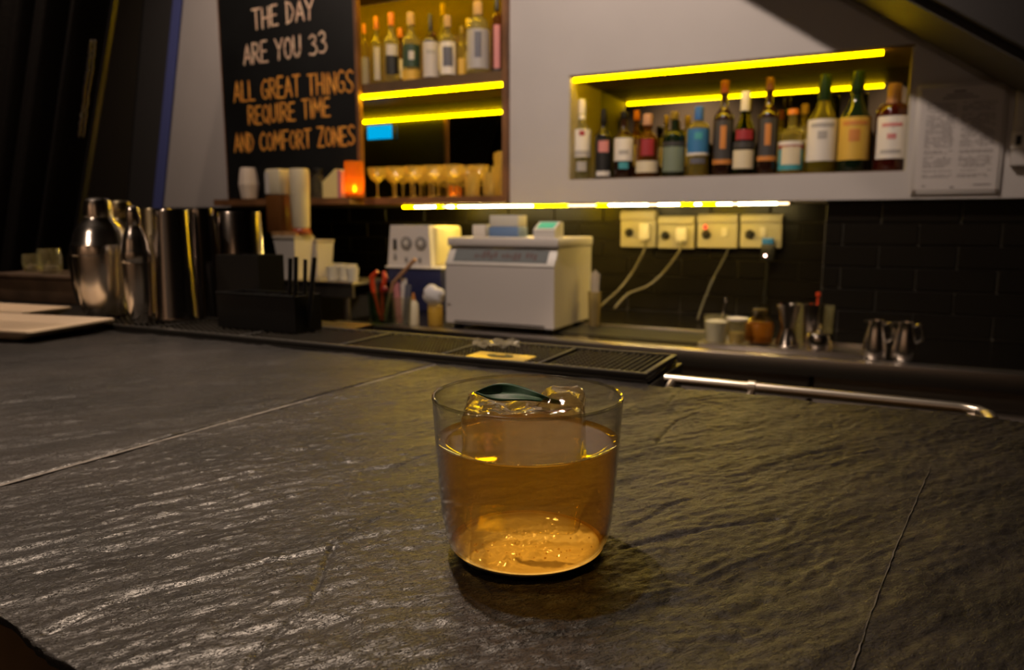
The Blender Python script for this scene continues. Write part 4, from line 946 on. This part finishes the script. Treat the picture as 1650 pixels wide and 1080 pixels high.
# steel tray, lying on the worktop
ta, tb = wp(1135, 566), wp(1385, 585)
tr = thing('steel_tray', 'flat steel tray holding the small bar vessels', 'tray', (0, 0, ZW+.0008))
TX0, TX1, TYa, TYb = -0.425, -0.030, 1.962, 2.125
MB().box(TX0, TX1, TYa, TYb, 0, .003).build('tray_floor', M_steel, tr, smooth=False)
for (u0, u1, v0, v1) in ((TX0, TX1, TYa-.003, TYa), (TX0, TX1, TYb, TYb+.003), (TX0-.003, TX0, TYa, TYb)):
    MB().box(u0, u1, v0, v1, 0, .012, .001).build('tray_rim', M_steel, tr)
MB().box(TX1, TX1+.004, TYa, TYb, 0, .030, .001, M=Matrix.Translation((TX1, 0, 0)) @ Matrix.Rotation(.25, 4, 'Y') @ Matrix.Translation((-TX1, 0, 0))).build('raised_end', M_steel, tr)
ZTR = ZW+.0052
def tp(px, Y): p_ = atY(px, 550, Y); p_.z = ZTR; return p_
def put(name, px, Y, wpx, ptop, label, cat, m, prof=None, grp=None):
    p_ = tp(px, Y); s_ = mpp(p_); r_ = wpx*s_/2; h = atY(px, ptop, Y).z-ZTR
    pf = prof(r_, h) if prof else [(0, 0), (r_*.8, 0), (r_*.85, .003), (r_, h), (r_*.95, h), (r_*.8, .006), (0, .006)]
    o_ = thing(name, label, cat, p_, face_cam(p_), grp); MB().lathe(pf, 24).build('vessel_body', m, o_); return o_, r_, h
o, r, h = put('salt_glass', 1153, 2.015, 40, 508, 'clear glass of white salt at the left end of the steel tray', 'glass', G_gl)
MB().lathe([(0, .0065), (r*.76, .0065), (r*.90, h*.78), (r*.5, h*.84), (0, h*.82)], 20).build('salt', mat('salt_white', (.62, .58, .55), .8, bump=(300, .5, .002)), o)
sp_ = MB().tube([(.006, 0, h*.6), (.016, -.004, h*1.1), (.021, -.004, h*1.5)], .0022, 8); sp_.ball((.0215, -.004, h*1.55), .006, (.7, .5, 1.2), 10, 8); sp_.build('spoon', M_polish, o)
o, r, h = put('mustard_glass', 1187, 2.02, 30, 516, 'short glass with yellow contents beside the salt glass', 'glass', G_gl)
MB().lathe([(0, .0065), (r*.76, .0065), (r*.84, h*.5), (0, h*.5)], 18).build('yellow_contents', mat('yellow_paste', (.42, .27, .02), .5), o)
MB().lathe([(0, h+.0004), (r*1.1, h+.0004), (r*1.15, h+.006), (0, h+.010)], 18).build('cover', M_white, o)
o, r, h = put('amber_jar', 1222, 2.075, 46, 492, 'squat jar of amber syrup with a clear neck on the tray', 'jar', clear('jar_clear', (.80, .76, .62)), lambda r, h: [(0, 0), (r*.9, 0), (r, .004), (r, h*.52), (r*.92, h*.6), (r*.62, h*.66), (r*.62, h*.96), (r*.66, h), (r*.60, h), (r*.57, h*.68), (r*.9, h*.56), (r*.96, .006), (0, .005)])
MB().lathe([(0, .006), (r*.94, .006), (r*.95, h*.50), (r*.88, h*.55), (0, h*.55)], 22).build('syrup', mat('amber_syrup', (.36, .13, .012), .3), o)
MB().lathe([(0, h*.80), (r*.5, h*.80), (r*.5, h*.90), (0, h*.90)], 16).build('stopper', M_steel, o)
jig = lambda r, h: [(0, 0), (r*.92, 0), (r*.98, h*.04), (r*.55, h*.40), (r*.52, h*.45), (r, h), (r*.95, h), (r*.45, h*.47), (0, h*.46)]
o, r, h = put('jigger', 1268, 2.055, 38, 490, 'steel hourglass jigger standing on the tray', 'jigger', M_tin, jig)
o, r, h = put('mixing_glass', 1286, 2.095, 30, 490, 'tall clear shot glass behind the jigger', 'glass', G_gl)
o, r, h = put('steel_cup', 1308, 2.07, 34, 490, 'steel cup with a red stick at the back of the tray', 'cup', M_tin)
MB().tube([(.004, 0, .008), (.009, 0, h*1.2)], .0028, 8).build('red_stick', MATS['red_plastic'], o)
MB().lathe([(.0, h*1.19), (.006, h*1.19), (.006, h*1.27), (0, h*1.27)], 10, c=(.009, 0, 0)).build('stick_knob', MATS['red_plastic'], o)
o, r, h = put('shot_glass', 1330, 2.085, 22, 492, 'narrow clear glass right of the steel cup', 'glass', G_gl)
o, r, h = put('sugar_pot', 1319, 2.0, 42, 531, 'small round steel pot in front of the red stick cup', 'pot', M_tin, lambda r, h: [(0, 0), (r*.8, 0), (r, h*.25), (r, h*.7), (r*.85, h*.85), (r*.3, h*.9), (r*.12, h), (0, h)])
# two steel jugs
for px, top, w_, txt in ((1409, 516, 38, 'left of the pair, next to the steel tray'), (1457, 519, 38, 'right of the pair, farthest from the steel tray')):
    p_ = atZ(px, 588, ZW+.0006); p_.y = 1.985; q_ = atY(px, 560, 1.985); p_.x = q_.x; p_.z = ZW+.0006
    s_ = mpp(p_); r_ = w_*s_/2; h = atY(px, top, 1.985).z-p_.z
    j = thing('steel_jug', 'small steel milk jug '+txt, 'jug', p_, face_cam(p_), 'steel jugs on the worktop')
    MB().lathe([(0, 0), (r_*.92, 0), (r_, .006), (r_*.98, h*.3), (r_*.72, h*.72), (r_*.60, h*.88), (r_*.66, h), (r_*.61, h), (r_*.55, h*.88), (0, h*.80)], 28).build('jug_body', M_polish, j)
    MB().tube([(r_*.62, 0, h*.90), (r_*1.05, 0, h*.95), (r_*1.32, 0, h*.78), (r_*1.28, 0, h*.55), (r_*.86, 0, h*.46)], .0042, 10).build('handle', M_polish, j)
    MB().prism([(-r_*.98, 0), (-r_*.58, -.008), (-r_*.58, .008)], h*.93, h*1.0).build('spout', M_polish, j)
# ================================================================== BAR MAT
ZM = ZT-.0015
mx_a, mx_b, my_a, my_b = -1.120, -0.200, 0.6955, 0.815
bmat = thing('bar_mat', 'long black rubber bar mat along the far edge of the counter', 'mat', (0, 0, ZM))
MB().box(mx_a, mx_b, my_a, my_b, 0, .004, .001).build('mat_base', M_rubber, bmat)
for (u0, u1, v0, v1) in ((mx_a, mx_b, my_a, my_a+.006), (mx_a, mx_b, my_b-.006, my_b), (mx_a, mx_a+.006, my_a+.006, my_b-.006), (mx_b-.006, mx_b, my_a+.006, my_b-.006)):
    MB().box(u0, u1, v0, v1, .0042, .0105, .0012).build('mat_rim', M_rubber, bmat)
M_div = mat('mat_divider', (.022, .020, .018), .5)
divs = [-0.92, -0.75, -0.585, -0.44, -0.32]
for x in divs: MB().box(x-.0022, x+.0022, my_a+.0065, my_b-.0065, .0042, .0098, .001).build('divider', M_div, bmat)
V = []; F = []
x = mx_a+.010; r_ = 0
while x < mx_b-.010:
    y = my_a+.010+(0.00425 if r_ % 2 else 0)
    while y < my_b-.010:
        if all(abs(x-d_) > .007 for d_ in divs) and not (-.415 < x < -.335 and .70 < y < .745):
            b0 = len(V); a_ = .0026
            V += [(x-a_, y, .0038), (x, y-a_, .0038), (x+a_, y, .0038), (x, y+a_, .0038), (x-a_*.6, y, .0096), (x, y-a_*.6, .0096), (x+a_*.6, y, .0096), (x, y+a_*.6, .0096)]
            F += [(b0+4, b0+5, b0+6, b0+7)]+[(b0+k, b0+(k+1) % 4, b0+4+(k+1) % 4, b0+4+k) for k in range(4)]
        y += .0085
    x += .0068; r_ += 1
me = bpy.data.meshes.new('nubs'); me.from_pydata(V, [], F); me.materials.append(mat('nub_rubber', (.05, .045, .038), .32))
nb_ = bpy.data.objects.new('rubber_nubs', me); COL.objects.link(nb_); nb_.parent = bmat; nb_['kind'] = 'stuff'
pl_ = MB().box(-.411, -.339, .704, .742, .0042, .0092, .001).build('name_plate', mat('gold_plate', (.62, .46, .10), .32, .7), bmat); pl_['label'] = 'gold plate with a dark oval emblem'
ov = MB().lathe([(0, .0101), (.0155, .0101), (.016, .0094), (0, .0094)], 24, c=(0, 0, 0), M=Matrix.Translation((-.375, .723, 0)) @ Matrix.Scale(.62, 4, (0, 1, 0))).build('oval_emblem', mat('emblem_black', (.012, .010, .008), .4), pl_)
ov2 = MB().lathe([(0, .0110), (.006, .0110), (.006, .0103), (0, .0103)], 16, M=Matrix.Translation((-.375, .723, 0)) @ Matrix.Scale(.5, 4, (0, 1, 0))).build('emblem_core', MATS['gold_plate'], pl_)
# glinting clear wrapper left on the mat
wv, wf = [], []
for i in range(9):
    for j in range(6):
        wv.append((-.028+i*.007, -.014+j*.0056, .004+.003*math.sin(i*2.1+j*1.3)+.0025*math.sin(j*2.7+i)))
for i in range(8):
    for j in range(5): a_ = i*6+j; wf.append((a_, a_+6, a_+7, a_+1))
me = bpy.data.meshes.new('wrapper'); me.from_pydata(wv, [], wf); me.materials.append(clear('film', (.86, .84, .78), .08, 1.7, .12, (.8, .75, .6)))
wr = bpy.data.objects.new('film_wrapper', me); COL.objects.link(wr); wr.location = (-.408, .776, ZM+.0101); wr.rotation_euler = (0, 0, .5)
so = wr.modifiers.new('thickness', 'SOLIDIFY'); so.thickness = .0004
tag(wr, 'crumpled clear film wrapper lying on the bar mat', 'wrapper')

# ================================================================== SHAKERS, TINS, CADDY
ZMT = ZM+.0106
def cobbler(px, Y, wpx, ptop, label, m, tall=False):
    p_ = atY(px, 500, Y); p_.z = ZMT; s_ = mpp(p_); r_ = wpx*s_/2; h = atY(px, ptop, Y).z-p_.z
    o_ = thing('cocktail_shaker', label, 'shaker', p_, face_cam(p_), 'cocktail shakers on the bar mat')
    MB().lathe([(0, 0), (r_*.68, 0), (r_*.74, h*.012), (r_*.86, h*.18), (r_*.97, h*.50), (r_*.965, h*.515), (0, h*.516)], 40).build('tin', m, o_)
    MB().lathe([(r_*.98, h*.517), (r_*1.0, h*.522), (r_*1.0, h*.60), (r_*.97, h*.615), (r_*.93, h*.63), (r_*.86, h*.70), (r_*.70, h*.77), (r_*.52, h*.815), (r_*.50, h*.83), (0, h*.832)], 40).build('strainer_top', m, o_)
    MB().lathe([(r_*.47, h*.8325), (r_*.49, h*.84), (r_*.47, h*.93), (r_*.42, h*.975), (r_*.30, h*.995), (0, h)], 32).build('cap', m, o_)
    return o_
cobbler(172, .760, 88, 318, 'largest steel cobbler shaker at the left end of the bar mat', M_polish)
cobbler(226, .728, 44, 331, 'slim steel cobbler shaker right in front of the tins', M_polish)
cobbler(207, .855, 70, 322, 'dull steel shaker half hidden behind the largest shaker', mat('dull_steel', (.40, .34, .22), .3, 1.0))
cobbler(146, .868, 52, 362, 'small dim shaker half hidden at the far left behind the largest', M_tin)
def tin(px, Y, wtop, wbot, ptop, label, m=M_tin):
    p_ = atY(px, 500, Y); p_.z = ZMT if Y < .80 else ZT-.0017; s_ = mpp(p_); rt, rb = wtop*s_/2, wbot*s_/2; h = atY(px, ptop, Y).z-p_.z
    o_ = thing('mixing_tin', label, 'mixing tin', p_, 0, 'upturned mixing tins')
    MB().lathe([(rb*.97, 0), (rb*1.02, 0), (rb*1.02, .005), (rb, .006), (rt, h*.985), (rt*.96, h), (rt*.90, h*.992), (0, h*.988)], 40).build('tin_body', m, o_)
    MB().lathe([(rb*1.021, .0052), (rb*1.035, .0030), (rb*1.021, .0008)], 40).build('rolled_rim', m, o_)
tin(286, .774, 54, 66, 338, 'upturned mixing tin in front, right beside the slim shaker')
tin(333, .828, 38, 48, 336, 'upturned mixing tin between the front tin and the black caddy')
tin(262, .872, 46, 58, 336, 'upturned mixing tin standing behind the front pair of tins', MATS['dull_steel'])
tin(391, .884, 70, 80, 341, 'broad upturned mixing tin rising behind the black caddy')
# black caddy
cx0, cx1 = atY(350, 500, .745), atY(514, 500, .792)
s = mpp(cx0.lerp(cx1, .5)); cw = (cx1-cx0).length
cz_ = ZMT
kd = thing('bar_caddy', 'black plastic bar caddy with napkin well and straw slots', 'caddy', (cx0.x, .745, cz_), 0)
hl = atY(430, 476, .745).z-cz_; hu = atY(400, 414, .77).z-cz_
th = .003
cw2 = cx1.x-cx0.x; xm = atY(456, 450, .845).x-cx0.x; xn = atY(351, 450, .80).x-cx0.x
q = MB(); q.box(0, cw2, 0, .052, 0, .003); q.box(0, cw2, 0, th, .003, hl); q.box(0, cw2, .049, .052, .003, hl); q.box(0, th, th, .049, .003, hl); q.box(cw2-th, cw2, th, .049, .003, hl)
q.build('lower_tray', M_black, kd, smooth=False)
q = MB(); q.box(xn, xm, .0525, .0555, 0, hu); q.box(xn, xm, .100, .103, 0, hu); q.box(xn, xn+.003, .0555, .100, 0, hu); q.box(xm-.003, xm, .0555, .100, 0, hu); q.box(xn+.003, xm-.003, .0555, .100, 0, .004)
q.build('napkin_well', M_black, kd, smooth=False)
MB().box(xn+.006, xm-.006, .058, .097, .0045, hu*.93, .001).build('napkin_stack', mat('black_napkin', (.01, .01, .01), .8), kd)
for k in range(3): MB().box(cw2*(.3+.2*k), cw2*(.3+.2*k)+.002, th, .049, .003, hl*.95).build('slot_wall', M_black, kd, smooth=False)
MB().tube([(.0, -.0008, hl), (cw2, -.0008, hl)], .0016, 8).build('rim_bead', mat('black_gloss', (.012, .012, .012), .2), kd)
for px, top, w_, txt in ((468, 416, 7, 'leftmost of the four, touching the napkin well'), (477, 414, 7, 'second from the napkin well'), (492, 418, 6, 'third from the napkin well, standing upright'), (507, 415, 7, 'farthest right, leaning outward')):
    a_ = atY(px-(6 if px > 500 else 1), 478, .770); b_ = atY(px, top, .770)
    d_ = (b_-a_); base = a_-d_*((a_.z-(cz_+.0045))/d_.z)
    o = MB().tube([base, b_], w_*s/2, 10).build('black_straw', M_black); tag(o, 'black straw bundle in the caddy, '+txt, 'straw', 'black straws in the caddy')

# ================================================================== LEFT END OF THE COUNTER
M_plate = mat('ivory_plate', (.86, .68, .48), .42)
def platter(x, y, rz, z, label, sx=.17, sy=.115):
    o_ = thing('serving_platter', label, 'platter', (x, y, z), rz, 'cream platters at the left end')
    prf = MB()
    def ring(f, zz): return [prf.bm.verts.new((sx*f*ux, sy*f*uy, zz)) for ux, uy in ((-1, -.96), (-.97, -1), (.97, -1), (1, -.96), (1, .96), (.97, 1), (-.97, 1), (-1, .96))]
    R = [ring(.78, 0), ring(.82, .001), ring(1.0, .012), ring(.995, .0145), ring(.97, .0148), ring(.80, .006)]
    prf.bm.faces.new(R[0][::-1])
    for A_, B_ in zip(R[:-1], R[1:]):
        for k_ in range(8): prf.bm.faces.new((A_[k_], A_[(k_+1) % 8], B_[(k_+1) % 8], B_[k_]))
    prf.bm.faces.new(R[-1])
    prf.build('dish', M_plate, o_, smooth=False)
    fr_ = MB(); fr_.box(-sx*.70, sx*.70, -sy*.70, sy*.70, .0062, .0068); fr_.build('glazed_well', mat('ivory_well', (.80, .62, .43), .3), o_, smooth=False)
pc = atZ(150, 524, ZT+.013)
platter(pc.x-.165, pc.y-.052, math.radians(10), ZT+.0022, 'cream rectangular platter lying flat at the left edge of the counter', .165, .070)
pc2 = atZ(88, 503, ZT+.010)
platter(pc2.x-.125, pc2.y-.024, math.radians(6), ZT+.0004, 'second cream platter, half hidden behind the front platter at far left', .125, .045)
# timber ledge block with tealight glasses behind the platters
p = atZ(60, 500, ZT)
wbx = thing('timber_box', 'low brown timber box behind the cream platter at far left', 'box', (-1.44, .945, ZT-.0016), math.radians(4))
MB().box(-.16, .135, -.06, .05, 0, .047, .003).build('box_body', mat('dull_timber', (.085, .052, .030), .55, noise=(16, .4)), wbx)
MB().box(-.165, .14, -.065, .055, .0472, .055, .002).build('box_lid', mat('dull_timber_lid', (.10, .065, .042), .45, noise=(16, .4)), wbx)
for px, r_, h, txt in ((55, .017, .036, 'left of the pair'), (85, .023, .048, 'right of the pair')):
    p = atY(px, 470, .925); p.z = ZT-.0016+.0554
    o = thing('tealight_glass', 'small clear tealight glass on the timber box, '+txt, 'tealight', p, 0, 'tealight glasses')
    MB().lathe([(0, 0), (r_*.8, 0), (r_*.95, h*.2), (r_, h*.6), (r_*.9, h), (r_*.84, h), (r_*.92, h*.6), (r_*.8, h*.18), (0, .005)], 20).build('glass_bowl', G_gl, o)
    MB().lathe([(0, .0055), (r_*.6, .0055), (r_*.6, .013), (0, .013)], 14).build('candle', mat('grey_wax', (.30, .27, .25), .6), o)

# ================================================================== THE DRINK
GX, GY, GZ = -.145, .307, 1.0494
drink = thing('rocks_glass', 'low clear tumbler holding the amber drink in the centre of the counter', 'glass', (GX, GY, GZ), 0)
H = .0755
outer = [(0, .0008), (.026, .0006), (.0295, 0), (.0325, .0008), (.0355, .0030), (.0380, .0068), (.0395, .0120), (.0406, .020), (.0420, .036), (.0443, H-.0008)]
inner = [(.0442, H-.0002), (.0437, H), (.0436, H-.0003), (.0415, .036), (.0401, .020), (.0390, .0122), (.0374, .0072), (.0349, .0034), (.0318, .0016), (.028, .0011), (0, .0010)]
MB().lathe(outer+inner, 96).build('glass_wall', M_glass_t, drink, ang=60)
MB().lathe([(.0438+.0008*math.cos(k_*PI/4), H+.0009+.0008*math.sin(k_*PI/4)) for k_ in range(9)], 96).build('rim', clear('rim_glass', (.85, .85, .80), .08, 1.9, edge=(.12, .12, .10)), drink)
# pebbled, bubbly inner bottom; its bright gold colour stands for light focused there
nb1 = []; RR = 40; AA = 120
for i in range(RR+1):
    f = i/RR; r = .0006+.0360*f
    zb = .0014 if r < .030 else .0014+((r-.030)/.0058)**2*.0029
    for j in range(AA):
        a_ = 2*PI*j/AA; nb1.append((r*math.cos(a_), r*math.sin(a_), zb))
NV = np.array(nb1); NV[:, 2] += .0020*vnoise(NV[:, 0]*620+50, NV[:, 1]*620+50, 31)*(.3+1.2*vnoise(NV[:, 0]*160+9, NV[:, 1]*160+9, 32))*np.clip((.0350-np.hypot(NV[:, 0], NV[:, 1]))/.004, 0, 1)
NF = [(i*AA+j, i*AA+(j+1) % AA, (i+1)*AA+(j+1) % AA, (i+1)*AA+j) for i in range(RR) for j in range(AA)]+[tuple(range(AA))[::-1]]
me = bpy.data.meshes.new('frosted_glow_bottom'); me.from_pydata(NV.tolist(), [], NF)
for p_ in me.polygons: p_.use_smooth = True
m = bpy.data.materials.new('frosted_glow_bottom'); t_, N, L = nt(m); N.remove(N['Principled BSDF'])
df = N.new('ShaderNodeBsdfDiffuse'); df.inputs[0].default_value = (.98, .86, .55, 1); gg = N.new('ShaderNodeBsdfGlossy'); gg.inputs['Roughness'].default_value = .12
mx = N.new('ShaderNodeMixShader'); mx.inputs[0].default_value = .12
L.new(df.outputs[0], mx.inputs[1]); L.new(gg.outputs[0], mx.inputs[2]); L.new(mx.outputs[0], N['Material Output'].inputs[0])
me.materials.append(m)
o = bpy.data.objects.new('frosted_glow_bottom', me); COL.objects.link(o); o.parent = drink; o['label'] = 'bubbly glass bottom coloured bright for the light focused in it'
# the cocktail
ZLQ = .0555
lq = thing('amber_cocktail', 'translucent amber cocktail filling the tumbler two thirds', 'drink', (GX, GY, GZ), 0)
prof = [(.0345, .0048), (.0368, .0074), (.0387, .0130), (.0399, .021), (.0413, .036), (.0425, ZLQ-.0002), (.0427, ZLQ+.0007), (.0419, ZLQ-.0001), (.037, ZLQ-.0006), (0, ZLQ-.0006)]
M_liq = clear('amber_liquid', (.95, .76, .34), .02, 1.33, .30, (.42, .225, .010))
MB().lathe(prof[:-3], 72).build('liquid', M_liq, lq, ang=60)
MB().lathe(prof[-4:], 72).build('liquid_surface', clear('amber_surface', (.96, .80, .42), .02, 1.33, .10, (.42, .225, .010)), lq, ang=60)
# bubbles clinging to the glass low down
rb = random.Random(3)
bub = MB()
for k in range(110):
    a_ = rb.uniform(0, 2*PI); z_ = .010+abs(rb.gauss(0, .006)); r_ = .0372 if z_ < .014 else .0380
    bub.ball((r_*math.cos(a_)*.985, r_*math.sin(a_)*.985, z_), rb.uniform(.0002, .00055), (1, 1, 1), 6, 5)
bub = bub.build('bubbles', clear('bubble', (1, .9, .7), .05, 1.33, .25, (1, .8, .4)), lq); bub['kind'] = 'stuff'
# big ice block
ice = thing('ice_block', 'large clear ice block standing out of the amber cocktail', 'ice', (GX-.0022, GY+.0002, GZ), YAW-math.radians(4))
q = MB()
r0 = bmesh.ops.create_cube(q.bm, size=1.0)
bmesh.ops.subdivide_edges(q.bm, edges=q.bm.edges[:], cuts=14, use_grid_fill=True)
IZ0, IZ1 = .0145, .0720
for v_ in q.bm.verts:
    x, y, z = v_.co
    # rounded corners
    e = Vector((x, y, z)); k_ = .42
    ins = Vector((max(-k_, min(k_, x)), max(-k_, min(k_, y)), max(-k_, min(k_, z)))); d_ = e-ins
    if d_.length > 1e-6: e = ins+d_.normalized()*(.5-k_)
    x, y, z = e
    wx = .0535+.007*(y+.5)                      # wider at the back than at the front
    X_, Y_, Z_ = x*wx, y*.042+.002, IZ0+(z+.5)*(IZ1-IZ0)
    top = max(0, z-.30)/.2
    if top > 0:
        nz = vnoise(np.array([X_*150+60]), np.array([Y_*150+60]), 41)[0]-.5
        nz2 = vnoise(np.array([X_*420+60]), np.array([Y_*420+60]), 42)[0]-.5
        Z_ += top*(.0036*nz+.0016*nz2 - .0020*(1-min(1, ((x*2)**2+(y*2)**2))))
        if x > .1 and y > 0: Z_ += top*.0035
    sd = vnoise(np.array([X_*200+9+Z_*60]), np.array([Z_*160+Y_*120+30]), 43)[0]-.5
    X_ += .0012*sd; Y_ += .0009*sd
    v_.co = (X_, Y_, Z_)
m = bpy.data.materials.new('ice'); t_, N, L = nt(m); N.remove(N['Principled BSDF'])
tr_ = N.new('ShaderNodeBsdfTransparent'); tr_.inputs[0].default_value = (.94, .85, .62, 1)  # amber the ice picks up from the drink is put into its tint
gs = N.new('ShaderNodeBsdfRefraction'); gs.inputs['IOR'].default_value = 1.28; gs.inputs['Roughness'].default_value = .05; gs.inputs[0].default_value = (.92, .80, .52, 1)
gl_ = N.new('ShaderNodeBsdfGlossy'); gl_.inputs['Roughness'].default_value = .05
fr_ = schlick(N, L, 1.36)
bn = N.new('ShaderNodeTexNoise'); bn.inputs['Scale'].default_value = 260; bn.inputs['Detail'].default_value = 3
tc = N.new('ShaderNodeTexCoord'); L.new(tc.outputs['Object'], bn.inputs['Vector'])
bp = N.new('ShaderNodeBump'); bp.inputs['Strength'].default_value = .35; bp.inputs['Distance'].default_value = .0012; L.new(bn.outputs['Fac'], bp.inputs['Height'])
for nd in (gs, gl_): L.new(bp.outputs[0], nd.inputs['Normal'])
tl_ = N.new('ShaderNodeBsdfTranslucent'); tl_.inputs[0].default_value = (.75, .66, .50, 1)
m1 = N.new('ShaderNodeMixShader'); m1.inputs[0].default_value = .22; L.new(tr_.outputs[0], m1.inputs[1]); L.new(gs.outputs[0], m1.inputs[2])
m3 = N.new('ShaderNodeMixShader'); m3.inputs[0].default_value = .04; L.new(m1.outputs[0], m3.inputs[1]); L.new(tl_.outputs[0], m3.inputs[2])
m2 = N.new('ShaderNodeMixShader'); L.new(fr_, m2.inputs[0]); L.new(m3.outputs[0], m2.inputs[1]); L.new(gl_.outputs[0], m2.inputs[2])
L.new(m2.outputs[0], N['Material Output'].inputs[0])
q2 = MB(); me_ = bpy.data.meshes.new('tmp_ice'); q.bm.to_mesh(me_); q2.bm.from_mesh(me_); bpy.data.meshes.remove(me_)
WL = ZLQ-.0005
for bb, up in ((q.bm, True), (q2.bm, False)):
    rr_ = bmesh.ops.bisect_plane(bb, geom=bb.verts[:]+bb.edges[:]+bb.faces[:], plane_co=(0, 0, WL), plane_no=(0, 0, 1), clear_inner=up, clear_outer=not up)
q.build('ice_above_drink', m, ice, ang=50)
q2.build('ice_below_surface', clear('wet_ice', (.985, .965, .90), .1, 1.06), ice, ang=50)
# leaf garnish
ZLF = GZ+.0700
a_, b_ = atZ(767, 633, ZLF+.004), atZ(908, 650, ZLF+.001)
leaf = thing('leaf_garnish', 'glossy dark green leaf lying on the ice block', 'leaf', (0, 0, 0), 0)
ax = (b_-a_); LL = ax.length; ux = ax.normalized(); uy = Vector((0, 0, 1)).cross(ux).normalized(); uz = ux.cross(uy); uy, uz = (uy*math.cos(.75)+uz*math.sin(.75)), (uz*math.cos(.75)-uy*math.sin(.75))
lv = []; lf = []; NL, NWd = 22, 8
for i in range(NL+1):
    f = i/NL; hw_ = .0047*(math.sin(PI*min(1, f/.86)**.9)**1.2 if f < .86 else 0.0)+.0005
    for j in range(NWd+1):
        g = j/NWd*2-1
        arch = .0034*math.sin(PI*f)
        p_ = a_+ux*(LL*f)+uy*(g*hw_)+Vector((0, 0, .0012*math.sin(PI*f)))+uz*(.0004*arch+.0016*abs(g)*(hw_/.0047)+.0012*math.sin(f*9)*g)
        lv.append(tuple(p_))
for i in range(NL):
    for j in range(NWd): k_ = i*(NWd+1)+j; lf.append((k_, k_+1, k_+NWd+2, k_+NWd+1))
me = bpy.data.meshes.new('leaf_blade'); me.from_pydata(lv, [], lf)
for p_ in me.polygons: p_.use_smooth = True
me.materials.append(mat('leaf_green', (.007, .034, .013), .5, spec=.18, noise=(300, .3), bump=(600, .15, .0004)))
o = bpy.data.objects.new('leaf_blade', me); COL.objects.link(o); o.parent = leaf
so = o.modifiers.new('thickness', 'SOLIDIFY'); so.thickness = .0006
MB().tube([a_+ux*(LL*f)+Vector((0, 0, .0012*math.sin(PI*f)))+uz*.0004 for f in np.linspace(.06, 1.0, 12)], .00035, 6).build('midrib', mat('leaf_rib', (.03, .09, .03), .4), leaf)
